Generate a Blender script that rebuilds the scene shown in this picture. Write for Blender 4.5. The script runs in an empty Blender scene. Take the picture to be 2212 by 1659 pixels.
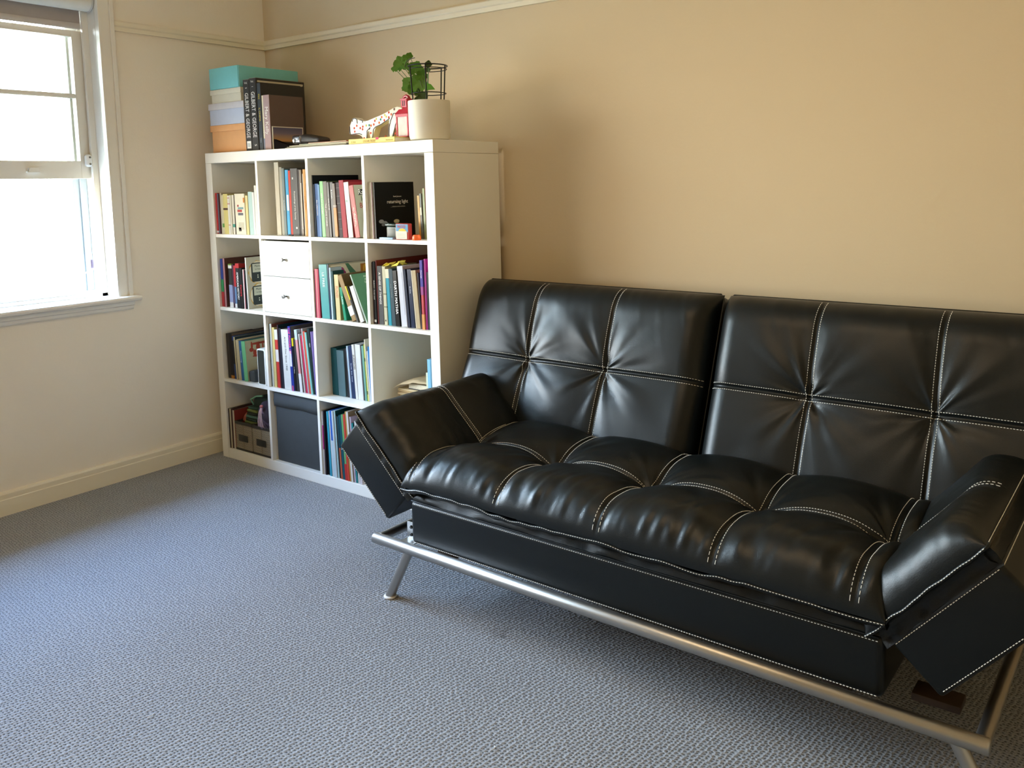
import bpy, bmesh, math, random
import numpy as np
from mathutils import Vector, Matrix

random.seed(7)
scene = bpy.context.scene
COL = scene.collection

# ------------------------------------------------------------------ camera
cam_data = bpy.data.cameras.new('camera')
cam = bpy.data.objects.new('camera', cam_data)
COL.objects.link(cam)
scene.camera = cam
YAW, PITCH, ROLL = -0.627, 0.106, -0.020
cy_, sy_, cp_, sp_ = math.cos(YAW), math.sin(YAW), math.cos(PITCH), math.sin(PITCH)
fwd = Vector((sy_ * cp_, cy_ * cp_, -sp_))
rgt = Vector((cy_, -sy_, 0))
upv = rgt.cross(fwd)
cr_, sr_ = math.cos(ROLL), math.sin(ROLL)
r2 = rgt * cr_ + upv * sr_
u2 = -rgt * sr_ + upv * cr_
m = Matrix((r2, u2, -fwd)).transposed().to_4x4()
m.translation = Vector((3.726, -2.371, 1.320))
cam.matrix_world = m
cam_data.sensor_fit = 'HORIZONTAL'
cam_data.sensor_width = 36.0
cam_data.lens = 36.0 * 1834.9 / 2212.0
cam_data.shift_x = -(1181.4 - 1106.0) / 2212.0
cam_data.shift_y = (589.2 - 829.5) / 2212.0
cam_data.clip_start = 0.02

# ------------------------------------------------------------------ world and lights
world = bpy.data.worlds.new('world')
scene.world = world
world.use_nodes = True
wn = world.node_tree
bg = wn.nodes['Background']
bg.inputs[1].default_value = 38.0
# bright hazy sky: warm white near the horizon, blue overhead
w_tc = wn.nodes.new('ShaderNodeTexCoord')
w_sx = wn.nodes.new('ShaderNodeSeparateXYZ')
w_cr = wn.nodes.new('ShaderNodeValToRGB')
wn.links.new(w_tc.outputs['Generated'], w_sx.inputs[0])
wn.links.new(w_sx.outputs['Z'], w_cr.inputs[0])
wn.links.new(w_cr.outputs[0], bg.inputs[0])
w_e = w_cr.color_ramp.elements
w_e[0].position, w_e[0].color = 0.0, (0.62, 0.57, 0.48, 1)
w_e[1].position, w_e[1].color = 0.75, (0.40, 0.72, 1.35, 1)
w_m = w_e.new(0.24)
w_m.color = (0.74, 0.87, 0.98, 1)


def area(name, loc, rot, sx, sy, power, color, portal=False):
    ld = bpy.data.lights.new(name, 'AREA')
    ld.shape = 'RECTANGLE'
    ld.size, ld.size_y, ld.energy, ld.color = sx, sy, power, color
    o = bpy.data.objects.new(name, ld)
    o.location, o.rotation_euler = loc, rot
    COL.objects.link(o)
    if portal:
        ld.cycles.is_portal = True
    return o


# portal in the window opening, pointing into the room (+x)
area('window_portal', (-0.36, -1.46, 1.55), (0, math.radians(-90), 0), 1.42, 2.08, 1.0, (1, 1, 1), True)

view = scene.view_settings
view.view_transform = 'Standard'
view.look = 'None'
view.gamma = 1.0
view.use_curve_mapping = False
view.exposure = 0.30
scene.cycles.max_bounces = 8
scene.cycles.diffuse_bounces = 5
scene.cycles.glossy_bounces = 4
scene.cycles.transparent_max_bounces = 8
scene.cycles.caustics_reflective = False
scene.cycles.caustics_refractive = False
scene.cycles.sample_clamp_indirect = 6.0
scene.cycles.use_denoising = True


# added warm fill light that tints the room, unseen above the frame
lamp = bpy.data.lights.new('added_warm_fill', 'POINT')
lamp.energy, lamp.color, lamp.shadow_soft_size = 27.0, (1.0, 0.70, 0.38), 0.50
lamp_o = bpy.data.objects.new('added_warm_fill', lamp)
lamp_o.location = (2.5, -1.7, 2.45)
COL.objects.link(lamp_o)


# ------------------------------------------------------------------ helpers
def lin(h):
    v = [int(h[i:i + 2], 16) / 255.0 for i in (0, 2, 4)]
    return tuple(x / 12.92 if x <= 0.04045 else ((x + 0.055) / 1.055) ** 2.4 for x in v) + (1.0,)


MATS = {}


def mat(name, color, rough=0.6, metal=0.0, coat=0.0, var=0.06, vscale=30.0, bump=0.0, bscale=200.0, spec=0.5, aniso=0.0):
    if name in MATS:
        return MATS[name]
    mt = bpy.data.materials.new(name)
    mt.use_nodes = True
    nt = mt.node_tree
    p = nt.nodes['Principled BSDF']
    c = lin(color) if isinstance(color, str) else tuple(color) + (1.0,)
    p.inputs['Roughness'].default_value = rough
    p.inputs['Metallic'].default_value = metal
    p.inputs['Specular IOR Level'].default_value = spec
    p.inputs['Coat Weight'].default_value = coat
    p.inputs['Coat Roughness'].default_value = 0.15
    tc = nt.nodes.new('ShaderNodeTexCoord')
    if var > 0:
        n = nt.nodes.new('ShaderNodeTexNoise')
        n.inputs['Scale'].default_value = vscale
        n.inputs['Detail'].default_value = 3.0
        nt.links.new(tc.outputs['Object'], n.inputs['Vector'])
        mx = nt.nodes.new('ShaderNodeMix')
        mx.data_type = 'RGBA'
        mx.inputs[6].default_value = tuple(x * (1 - var) for x in c[:3]) + (1,)
        mx.inputs[7].default_value = tuple(min(1, x * (1 + var)) for x in c[:3]) + (1,)
        nt.links.new(n.outputs['Fac'], mx.inputs[0])
        nt.links.new(mx.outputs[2], p.inputs['Base Color'])
    else:
        p.inputs['Base Color'].default_value = c
    if bump > 0:
        n2 = nt.nodes.new('ShaderNodeTexNoise')
        n2.inputs['Scale'].default_value = bscale
        n2.inputs['Detail'].default_value = 4.0
        nt.links.new(tc.outputs['Object'], n2.inputs['Vector'])
        b = nt.nodes.new('ShaderNodeBump')
        b.inputs['Strength'].default_value = bump
        b.inputs['Distance'].default_value = 0.002
        nt.links.new(n2.outputs['Fac'], b.inputs['Height'])
        nt.links.new(b.outputs['Normal'], p.inputs['Normal'])
    MATS[name] = mt
    return mt


def spine(hexc, rough=.5):
    c = tuple(v * .66 for v in lin(hexc)[:3])
    return mat('spine_' + hexc + ('_satin' if rough < .4 else ''), c, rough, var=.07, vscale=45, spec=.18)


def paint(hexc, rough=0.55):
    return mat('print_' + hexc, hexc, rough, var=0.05, vscale=60, spec=.2)


def tag(o, label=None, cat=None, group=None, kind=None):
    if label: o['label'] = label
    if cat: o['category'] = cat
    if group: o['group'] = group
    if kind: o['kind'] = kind
    return o


def link(name, me, mats, parent=None, loc=None, rot=None):
    o = bpy.data.objects.new(name, me)
    COL.objects.link(o)
    if mats is not None:
        for k in (mats if isinstance(mats, (list, tuple)) else [mats]):
            me.materials.append(k)
    if parent is not None:
        o.parent = parent
    if loc is not None:
        o.location = loc
    if rot is not None:
        o.rotation_euler = rot
    return o


def empty(name, loc=(0, 0, 0), rot=(0, 0, 0)):
    o = bpy.data.objects.new(name, None)
    o.empty_display_size = 0.05
    COL.objects.link(o)
    o.location, o.rotation_euler = loc, rot
    return o


def pydata(name, verts, faces, smooth=False):
    me = bpy.data.meshes.new(name)
    me.from_pydata([tuple(v) for v in verts], [], faces)
    if smooth:
        me.polygons.foreach_set('use_smooth', [True] * len(me.polygons))
    me.update()
    return me


def bm_mesh(name, bm, smooth=False, angle=None):
    bmesh.ops.recalc_face_normals(bm, faces=bm.faces)
    me = bpy.data.meshes.new(name)
    if smooth:
        for f in bm.faces: f.smooth = True
    bm.to_mesh(me)
    bm.free()
    if smooth and angle:
        me.set_sharp_from_angle(angle=math.radians(angle))
    return me


def bm_box(bm, x0, x1, y0, y1, z0, z1, bevel=0.0, seg=2):
    r = bmesh.ops.create_cube(bm, size=1.0)
    vs = r['verts']
    bmesh.ops.scale(bm, vec=(x1 - x0, y1 - y0, z1 - z0), verts=vs)
    bmesh.ops.translate(bm, vec=((x0 + x1) / 2, (y0 + y1) / 2, (z0 + z1) / 2), verts=vs)
    if bevel > 0:
        es = list({e for v in vs for e in v.link_edges})
        bmesh.ops.bevel(bm, geom=es, offset=bevel, segments=seg, profile=0.5, affect='EDGES')
    return bm


def box(name, x0, x1, y0, y1, z0, z1, mt, parent=None, bevel=0.0, seg=2, loc=None, rot=None):
    bm = bmesh.new()
    bm_box(bm, x0, x1, y0, y1, z0, z1, bevel, seg)
    return link(name, bm_mesh(name, bm, bevel > 0, 40 if bevel > 0 else None), mt, parent, loc, rot)


def boxes(name, lst, mt, parent=None, bevel=0.0, loc=None, rot=None):
    bm = bmesh.new()
    for b in lst:
        bm_box(bm, *b, bevel=bevel)
    return link(name, bm_mesh(name, bm), mt, parent, loc, rot)


def bm_tube(bm, pts, r, seg=12, closed=False, cap=True):
    pts = [Vector(p) for p in pts]
    n = len(pts)
    rings = []
    prev = None
    for i, p in enumerate(pts):
        if closed:
            t = (pts[(i + 1) % n] - pts[i - 1]).normalized()
        else:
            t = (pts[min(i + 1, n - 1)] - pts[max(i - 1, 0)]).normalized()
        if prev is None:
            a = Vector((0, 0, 1)) if abs(t.z) < 0.9 else Vector((1, 0, 0))
            nrm = (a - t * a.dot(t)).normalized()
        else:
            nrm = (prev - t * prev.dot(t)).normalized()
        prev = nrm
        b = t.cross(nrm)
        rr = r[i] if isinstance(r, (list, tuple)) else r
        rings.append([bm.verts.new(p + (nrm * math.cos(2 * math.pi * k / seg) + b * math.sin(2 * math.pi * k / seg)) * rr) for k in range(seg)])
    m_ = n if closed else n - 1
    for i in range(m_):
        A, B = rings[i], rings[(i + 1) % n]
        for k in range(seg):
            bm.faces.new((A[k], A[(k + 1) % seg], B[(k + 1) % seg], B[k]))
    if cap and not closed:
        bm.faces.new(list(reversed(rings[0])))
        bm.faces.new(rings[-1])
    return bm


def tube(name, pts, r, mt, parent=None, seg=12, closed=False, loc=None, rot=None):
    bm = bmesh.new()
    bm_tube(bm, pts, r, seg, closed)
    return link(name, bm_mesh(name, bm, True, 50), mt, parent, loc, rot)


def bm_lathe(bm, prof, seg=32, cx=0, cy=0):
    rings = []
    for (r, z) in prof:
        if r < 1e-6:
            rings.append([bm.verts.new((cx, cy, z))])
        else:
            rings.append([bm.verts.new((cx + r * math.cos(2 * math.pi * k / seg), cy + r * math.sin(2 * math.pi * k / seg), z)) for k in range(seg)])
    for A, B in zip(rings, rings[1:]):
        for k in range(seg):
            k2 = (k + 1) % seg
            if len(A) == 1 and len(B) == 1: continue
            if len(A) == 1: bm.faces.new((A[0], B[k2], B[k]))
            elif len(B) == 1: bm.faces.new((A[k], A[k2], B[0]))
            else: bm.faces.new((A[k], A[k2], B[k2], B[k]))
    return bm


def lathe(name, prof, mt, parent=None, seg=32, loc=None, rot=None, angle=40):
    bm = bmesh.new()
    bm_lathe(bm, prof, seg)
    return link(name, bm_mesh(name, bm, True, angle), mt, parent, loc, rot)


def prism_mesh(name, poly, d0, d1, axis='y', bevel=0.0):
    """poly is a list of (a,b); axis y: (x,z) outline extruded along y; axis x: (y,z) along x; axis z: (x,y) along z."""
    bm = bmesh.new()
    def P(a, b, d):
        return {'y': (a, d, b), 'x': (d, a, b), 'z': (a, b, d)}[axis]
    A = [bm.verts.new(P(a, b, d0)) for a, b in poly]
    B = [bm.verts.new(P(a, b, d1)) for a, b in poly]
    n = len(poly)
    fs = [bm.faces.new(A), bm.faces.new(list(reversed(B)))]
    for i in range(n):
        bm.faces.new((A[i], B[i], B[(i + 1) % n], A[(i + 1) % n]))
    if bevel > 0:
        bmesh.ops.bevel(bm, geom=list(bm.edges), offset=bevel, segments=2, profile=0.5, affect='EDGES')
    bmesh.ops.triangulate(bm, faces=[f for f in bm.faces if len(f.verts) > 4])
    return bm_mesh(name, bm, bevel > 0, 40)


def text(name, s, size, M, mt, parent, maxlen=None, depth=0.00015, fit=None):
    cu = bpy.data.curves.new(name, 'FONT')
    cu.body = s
    cu.size = size
    cu.resolution_u = 2
    cu.align_x, cu.align_y = 'CENTER', 'CENTER'
    cu.extrude = depth
    tmp = bpy.data.objects.new(name, cu)
    me = bpy.data.meshes.new_from_object(tmp)
    bpy.data.objects.remove(tmp)
    bpy.data.curves.remove(cu)
    if len(me.vertices) == 0: return None
    xs = [v.co.x for v in me.vertices]
    w = max(xs) - min(xs)
    if maxlen and w > maxlen: me.transform(Matrix.Diagonal((maxlen / w, 1, 1, 1)))
    if fit: me.transform(Matrix.Diagonal((fit / w, 1, 1, 1)))
    me.transform(M)
    me.name = name
    return link(name, me, mt, parent)


def frame(o, X, Y):
    X, Y = Vector(X), Vector(Y)
    Z = X.cross(Y)
    M = Matrix((X, Y, Z)).transposed().to_4x4()
    M.translation = Vector(o)
    return M


DOWN = lambda o: frame(o, (0, 0, -1), (1, 0, 0))     # spine text reading downwards, facing -y
UP = lambda o: frame(o, (0, 0, 1), (-1, 0, 0))
SIDE = lambda o: frame(o, (0, 1, 0), (0, 0, 1))      # text on a +x face
FRONT = lambda o: frame(o, (1, 0, 0), (0, 0, 1))     # text facing -y

# ------------------------------------------------------------------ value noise (numpy)
_rng = np.random.RandomState(11)
_tab = _rng.rand(256, 256)


def vnoise(a, b):
    a = np.asarray(a, float); b = np.asarray(b, float)
    a, b = np.broadcast_arrays(a, b)
    ia, ib = np.floor(a).astype(int), np.floor(b).astype(int)
    fa, fb = a - ia, b - ib
    fa = fa * fa * (3 - 2 * fa); fb = fb * fb * (3 - 2 * fb)
    g = lambda i, j: _tab[i % 256, j % 256]
    return ((g(ia, ib) * (1 - fa) + g(ia + 1, ib) * fa) * (1 - fb) + (g(ia, ib + 1) * (1 - fa) + g(ia + 1, ib + 1) * fa) * fb) * 2 - 1


# ------------------------------------------------------------------ materials of the room
def wall_material(name, color):
    mt = mat(name, color, 0.75, var=0.03, vscale=1.3, bump=0.25, bscale=90.0, spec=0.25)
    return mt


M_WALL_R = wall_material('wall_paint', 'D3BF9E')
M_WALL_L = wall_material('wall_paint_lightened', 'F0E6D4')  # same paint as the right wall, lightened in place of more light
M_CEIL = wall_material('ceiling_paint', 'EFE6D2')
M_TRIM = mat('trim_gloss', 'EADFC6', 0.35, var=0.03, vscale=8, spec=0.5)
M_WTRIM = mat('window_gloss', 'E9E4D8', 0.35, var=0.02, vscale=8)
M_WHITE = mat('white_laminate', 'F2F0E6', 0.38, var=0.015, vscale=6)
M_PAGES = mat('paper_pages', 'E6DCC2', 0.8, var=0.12, vscale=120)
M_STEEL = mat('brushed_steel', (0.46, 0.44, 0.41), 0.36, 1.0, var=0.08, vscale=14)
M_LEATHER = mat('black_leather', (0.0022, 0.0040, 0.0042), 0.37, var=0.12, vscale=9, bump=0.16, bscale=420.0, spec=0.36)
M_THREAD = mat('white_thread', 'F4F1E8', 0.7, var=0.05)
M_BLACKMETAL = mat('black_wire', (0.012, 0.011, 0.010), 0.4, 0.6, var=0.0)


def carpet_material():
    mt = bpy.data.materials.new('loop_pile_carpet')
    mt.use_nodes = True
    nt = mt.node_tree
    p = nt.nodes['Principled BSDF']
    p.inputs['Roughness'].default_value = 0.95
    p.inputs['Specular IOR Level'].default_value = 0.1
    p.inputs['Sheen Weight'].default_value = 0.15
    N = nt.nodes.new
    L = nt.links.new
    tc = N('ShaderNodeTexCoord')
    mp = N('ShaderNodeMapping')
    mp.inputs['Scale'].default_value = (84, 105, 1)
    mp.inputs['Rotation'].default_value = (0, 0, 0.12)
    L(tc.outputs['Object'], mp.inputs['Vector'])
    nz = N('ShaderNodeTexNoise'); nz.inputs['Scale'].default_value = 35; nz.inputs['Detail'].default_value = 2
    L(tc.outputs['Object'], nz.inputs['Vector'])
    off = N('ShaderNodeVectorMath'); off.operation = 'SCALE'; off.inputs['Scale'].default_value = 0.75
    L(nz.outputs['Color'], off.inputs[0])
    add = N('ShaderNodeVectorMath'); add.operation = 'ADD'
    L(mp.outputs[0], add.inputs[0]); L(off.outputs[0], add.inputs[1])
    vo = N('ShaderNodeTexVoronoi'); vo.voronoi_dimensions = '2D'; vo.feature = 'F1'
    vo.inputs['Scale'].default_value = 1.0; vo.inputs['Randomness'].default_value = 0.4
    L(add.outputs[0], vo.inputs['Vector'])
    cr = N('ShaderNodeValToRGB')
    e = cr.color_ramp.elements
    e[0].position, e[0].color = 0.10, (0.055, 0.060, 0.066, 1)
    e[1].position, e[1].color = 0.33, (0.325, 0.330, 0.335, 1)
    L(vo.outputs['Distance'], cr.inputs[0])
    big = N('ShaderNodeTexNoise'); big.inputs['Scale'].default_value = 2.2; big.inputs['Detail'].default_value = 5
    L(tc.outputs['Object'], big.inputs['Vector'])
    mr = N('ShaderNodeMapRange'); mr.inputs[3].default_value = 0.86; mr.inputs[4].default_value = 1.1
    L(big.outputs['Fac'], mr.inputs[0])
    mul = N('ShaderNodeVectorMath'); mul.operation = 'SCALE'
    L(cr.outputs[0], mul.inputs[0]); L(mr.outputs[0], mul.inputs['Scale'])
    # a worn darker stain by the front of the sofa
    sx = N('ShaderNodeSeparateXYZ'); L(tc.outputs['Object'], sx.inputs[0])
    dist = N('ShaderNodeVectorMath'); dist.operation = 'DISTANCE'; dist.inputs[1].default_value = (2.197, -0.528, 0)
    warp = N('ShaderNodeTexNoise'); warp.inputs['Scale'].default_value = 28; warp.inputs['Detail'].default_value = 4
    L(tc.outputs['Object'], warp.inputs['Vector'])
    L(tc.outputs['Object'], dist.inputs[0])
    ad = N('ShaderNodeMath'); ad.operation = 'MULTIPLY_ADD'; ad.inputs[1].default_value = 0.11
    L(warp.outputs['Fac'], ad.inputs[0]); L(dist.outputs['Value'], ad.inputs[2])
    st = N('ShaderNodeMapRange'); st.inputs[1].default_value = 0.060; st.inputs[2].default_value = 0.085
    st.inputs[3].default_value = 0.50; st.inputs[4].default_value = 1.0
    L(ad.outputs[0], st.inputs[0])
    mul2 = N('ShaderNodeVectorMath'); mul2.operation = 'SCALE'
    fib = N('ShaderNodeTexNoise'); fib.inputs['Scale'].default_value = 260; fib.inputs['Detail'].default_value = 3
    L(tc.outputs['Object'], fib.inputs['Vector'])
    fr_m = N('ShaderNodeMapRange'); fr_m.inputs[1].default_value = 0.3; fr_m.inputs[2].default_value = 0.7
    fr_m.inputs[3].default_value = 0.72; fr_m.inputs[4].default_value = 1.28
    L(fib.outputs['Fac'], fr_m.inputs[0])
    mul3 = N('ShaderNodeVectorMath'); mul3.operation = 'SCALE'
    L(mul.outputs[0], mul3.inputs[0]); L(fr_m.outputs[0], mul3.inputs['Scale'])
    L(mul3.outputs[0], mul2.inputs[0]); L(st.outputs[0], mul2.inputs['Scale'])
    L(mul2.outputs[0], p.inputs['Base Color'])
    b = N('ShaderNodeBump'); b.inputs['Strength'].default_value = 0.8; b.inputs['Distance'].default_value = 0.006
    L(vo.outputs['Distance'], b.inputs['Height'])
    fine = N('ShaderNodeTexNoise'); fine.inputs['Scale'].default_value = 420; fine.inputs['Detail'].default_value = 2
    L(tc.outputs['Object'], fine.inputs['Vector'])
    b2 = N('ShaderNodeBump'); b2.inputs['Strength'].default_value = 0.5; b2.inputs['Distance'].default_value = 0.002
    L(fine.outputs['Fac'], b2.inputs['Height']); L(b.outputs['Normal'], b2.inputs['Normal'])
    L(b2.outputs['Normal'], p.inputs['Normal'])
    return mt


M_CARPET = carpet_material()


def glass_material():
    mt = bpy.data.materials.new('window_glass')
    mt.use_nodes = True
    nt = mt.node_tree
    nt.nodes.remove(nt.nodes['Principled BSDF'])
    out = nt.nodes['Material Output']
    tr = nt.nodes.new('ShaderNodeBsdfTransparent')
    tr.inputs[0].default_value = (0.94, 0.97, 0.96, 1)
    gl = nt.nodes.new('ShaderNodeBsdfGlossy')
    gl.inputs['Roughness'].default_value = 0.02
    fr = nt.nodes.new('ShaderNodeFresnel')
    mx = nt.nodes.new('ShaderNodeMixShader')
    nt.links.new(fr.outputs[0], mx.inputs[0])
    nt.links.new(tr.outputs[0], mx.inputs[1])
    nt.links.new(gl.outputs[0], mx.inputs[2])
    nt.links.new(mx.outputs[0], out.inputs[0])
    return mt


M_GLASS = glass_material()

# ------------------------------------------------------------------ room shell
XL, YB, XR, YF, ZC = -0.091, 0.438, 4.95, -3.70, 2.72      # left wall, book wall, far right, behind camera, ceiling
WY0, WY1, WZ0, WZ1 = -2.50, -0.418, 0.842, 2.27            # window opening
S = lambda o, **k: tag(o, kind='structure', **k)
S(box('floor', XL - .3, XR + .2, YF - .2, YB + .2, -0.1, 0.0, M_CARPET))
S(box('ceiling', XL - .3, XR + .2, YF - .2, YB + .2, ZC, ZC + .1, M_CEIL))
S(box('wall_right', XL - .3, XR + .2, YB, YB + .15, 0, ZC, M_WALL_R))
M_WALL_D = wall_material('wall_paint_low_bounce', 'C4B294')  # unseen walls, toned down to lessen the bounced light
S(box('wall_far', XR, XR + .15, YF, YB, 0, ZC, M_WALL_D))
S(box('wall_back', XL - .3, XR + .15, YF - .15, YF, 0, ZC, M_WALL_D))
S(boxes('wall_left', [
    (XL - .26, XL, YF, YB, 0, WZ0), (XL - .26, XL, YF, YB, WZ1, ZC),
    (XL - .26, XL, YF, WY0, WZ0, WZ1), (XL - .26, XL, WY1, YB, WZ0, WZ1)], M_WALL_L))


def profile_run(name, prof, axis, a0, a1, mt):
    """prof: (distance from wall, z) outline. axis 'y' runs along the left wall, 'x' along the book wall."""
    if axis == 'y':
        me = prism_mesh(name, [(XL + d, z) for d, z in prof], a0, a1, 'y')
    else:
        me = prism_mesh(name, [(YB - d, z) for d, z in prof], a0, a1, 'x')
    return S(link(name, me, mt))


BASEB = [(0, 0), (.020, 0), (.020, .066), (.017, .069), (.017, .088), (.012, .096), (.004, .098), (0, .098)]
profile_run('baseboard_left', BASEB, 'y', YF, YB, M_TRIM)
profile_run('baseboard_right', BASEB, 'x', XL, XR, M_TRIM)
RAIL = [(0, 2.028), (.013, 2.028), (.014, 2.046), (.018, 2.049), (.020, 2.052), (.020, 2.068), (.014, 2.074), (0, 2.074)]
profile_run('trim_1', RAIL, 'y', WY1 + .062, YB, M_TRIM)
profile_run('trim_2', RAIL, 'x', XL, XR, M_TRIM)

# ------------------------------------------------------------------ window
win = empty('window_1', (XL, (WY0 + WY1) / 2, WZ0))
S(win)
win_inv = (-win.location[0], -win.location[1], -win.location[2])


def wbox(name, lst, mt=M_WTRIM, parent=None, bevel=0.0015):
    o = boxes(name, lst, mt, parent or win, bevel)
    if (parent or win) is win:
        o.location = win_inv
    return o


X0 = XL
# casing: flat board with a raised outer band, both sides and head
def casing(y0, y1, sgn):
    yi, yo = (y0, y1)
    return [(X0, X0 + .016, min(yi, yo), max(yi, yo), WZ0 - .0, WZ1 + .06),
            (X0, X0 + .024, min(yo, yo - sgn * .018), max(yo, yo - sgn * .018), WZ0, WZ1 + .06)]
wbox('casing', casing(WY1, WY1 + .060, 1))
wbox('casing', casing(WY0, WY0 - .060, -1))
wbox('casing', [(X0, X0 + .016, WY0, WY1, WZ1, WZ1 + .06), (X0, X0 + .024, WY0 - .06, WY1 + .06, WZ1 + .042, WZ1 + .06)])
for yy, s in ((WY1, 1), (WY0, -1)):
    f = lambda a, b: (min(yy - s * a, yy - s * b), max(yy - s * a, yy - s * b))
    # edge beads between casing and reveal
    wbox('bead', [(X0 - .012, X0 + .020, *f(-.002, .008), WZ0, WZ1), (X0 - .034, X0 - .016, *f(0, .006), WZ0, WZ1)])
    # reveal lining and inner stop, the channel the sash runs in, outer stop
    wbox('jamb', [(X0 - .26, X0 - .002, *f(-.004, .004), WZ0, WZ1)])
    wbox('stop_bead', [(X0 - .098, X0 - .080, *f(.004, .030), WZ0, WZ1)])
    wbox('parting_bead', [(X0 - .155, X0 - .146, *f(.004, .022), WZ0, WZ1)])
    wbox('screen_track', [(X0 - .235, X0 - .205, *f(.004, .065), WZ0, WZ1), (X0 - .205, X0 - .196, *f(.004, .035), WZ0, WZ1)], mat('grey_aluminium', '9BA3A6', 0.4, 0.3))
wbox('head_lining', [(X0 - .26, X0 - .002, WY0, WY1, WZ1 - .008, WZ1 + .002)])
wbox('sill_lining', [(X0 - .26, X0 - .08, WY0, WY1, WZ0 - .03, WZ0 + .018), (X0 - .13, X0 - .10, WY0, WY1, WZ0 + .016, WZ0 + .030)])
# nosing: rounded front, returns past the casing, and the apron mould below
me = prism_mesh('sill_board', [(X0 - .10, WZ0 - .022), (X0 + .040, WZ0 - .022), (X0 + .049, WZ0 - .017), (X0 + .052, WZ0 - .009),
                               (X0 + .048, WZ0 - .001), (X0 + .040, WZ0 + .003), (X0 - .10, WZ0 + .003)], WY0 - .085, WY1 + .085, 'y')
link('sill_board', me, M_WTRIM, win, win_inv)
me = prism_mesh('apron', [(X0, WZ0 - .062), (X0 + .010, WZ0 - .062), (X0 + .014, WZ0 - .056), (X0 + .016, WZ0 - .044), (X0 + .024, WZ0 - .040), (X0 + .026, WZ0 - .022), (X0, WZ0 - .022)],
                WY0 - .062, WY1 + .062, 'y')
link('apron', me, M_WTRIM, win, win_inv)


def sash(name, xc, z0, z1, bot, top, bars):
    hx = .017
    a, b = WY0 + .012, WY1 - .012
    sw = .056
    root = wbox(name, [(xc - hx, xc + hx, a, a + sw, z0, z1), (xc - hx, xc + hx, b - sw, b, z0, z1),
                       (xc - hx, xc + hx, a + sw, b - sw, z0, z0 + bot), (xc - hx, xc + hx, a + sw, b - sw, z1 - top, z1)])
    for zz in bars:
        box('muntin', xc - .012, xc + .012, a + sw, b - sw, zz - .010, zz + .010, M_WTRIM, root, .003)
    box('pane', xc - .002, xc + .002, a + sw - .006, b - sw + .006, z0 + bot - .006, z1 - top + .006, M_GLASS, root)
    return root


lower = sash('sash', X0 - .122, 1.378, 2.026, .078, .028, (1.742,))
sash('sash', X0 - .178, 1.388, WZ1 - .01, .060, .055, (1.748,))
# finger lift and sash lock on the raised sash
lift = prism_mesh('sash_lift', [(-.716, 1.405), (-.664, 1.405), (-.664, 1.411), (-.669, 1.412), (-.671, 1.426), (-.709, 1.426), (-.711, 1.412), (-.716, 1.411)], X0 - .105, X0 - .092, 'x')
link('sash_lift', lift, mat('cream_plastic', 'ECE9E0', .4), lower)
bm = bmesh.new()
bm_box(bm, X0 - .104, X0 - .078, -.474, -.446, 1.43, 1.485, .010, 3)
lock = link('sash_lock', bm_mesh('sash_lock', bm, True), mat('white_plastic', 'F2F2EE', .35, var=0), win, win_inv)
for zz in (1.442, 1.472):
    lathe('screw', [(0, .004), (.0045, .003), (.005, 0)], mat('dull_zinc', '77736C', .4, .8), lock, 10, (X0 - .079, -.458, zz), (0, math.radians(90), 0))
tube('stay_cord', [(X0 - .10, -.440, .99), (X0 - .11, -.455, .975), (X0 - .125, -.490, .955), (X0 - .15, -.53, .925), (X0 - .17, -.548, .890), (X0 - .18, -.55, .865)], .0028, mat('white_cord', 'F4F4F0', .5), win, 8, loc=win_inv)
box('latch', X0 - .140, X0 - .128, -.466, -.452, .972, 1.010, mat('dark_bronze', '5A5060', .4, .6), win, .003, loc=win_inv)

# roller blind: thing of its own hanging in the reveal
blind = empty('roller_blind', (X0 - .045, (WY0 + WY1) / 2, 2.15))
tag(blind, 'white roller blind rolled up at the top of the window', 'blind')
hl = (WY1 - WY0) / 2 - .020
bm = bmesh.new()
bm_tube(bm, [(0, -hl, 0), (0, hl, 0)], .046, 28)
link('fabric_roll', bm_mesh('fabric_roll', bm, True, 50), mat('blind_fabric', 'DAD6C8', .7, bump=.1, bscale=600), blind)
box('fabric', -.052, -.049, -hl + .012, hl - .012, -.103, .0, mat('blind_fabric_back', 'A9A09A', .8), blind)
box('bottom_bar', -.057, -.044, -hl + .012, hl - .012, -.118, -.092, mat('blind_bar', 'C4BBB4', .5), blind, .004)
for s in (-1, 1):
    lathe('end_cap', [(0, .008), (.040, .008), (.048, .002), (.048, -.004), (0, -.004)], mat('blind_bracket', 'B8B4AA', .45), blind, 28, (0, s * (hl + .004), 0), (math.radians(90) * -s, 0, 0))
    box('bracket', -.05, .02, s * (hl + .014) - .002, s * (hl + .014) + .002, -.03, .112, M_WTRIM, blind)

# garden fence outside
fence = empty('garden_fence', (-4.2, 0.6, -0.4))
tag(fence, 'sunlit timber paling fence seen outside through the open window', 'fence')
M_FENCE = mat('fence_timber', 'D8B070', .8, var=.25, vscale=3)
pal = None
for k in range(26):
    y = -1.6 + k * .155
    if pal is None:
        bm = bmesh.new()
        prof = [(-.068, 0), (.068, 0), (.068, 1.03), (.034, 1.07), (-.034, 1.07), (-.068, 1.03)]
        A = [bm.verts.new((-.01, a, b)) for a, b in prof]; B = [bm.verts.new((.01, a, b)) for a, b in prof]
        bm.faces.new(A); bm.faces.new(B[::-1])
        for i in range(6): bm.faces.new((A[i], B[i], B[(i + 1) % 6], A[(i + 1) % 6]))
        pal = bm_mesh('paling', bm)
        pal.materials.append(M_FENCE)
    o = bpy.data.objects.new('paling', pal)
    COL.objects.link(o)
    o.parent = fence
    o.location = (0, y, (k * 7 % 5) * .004)
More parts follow.
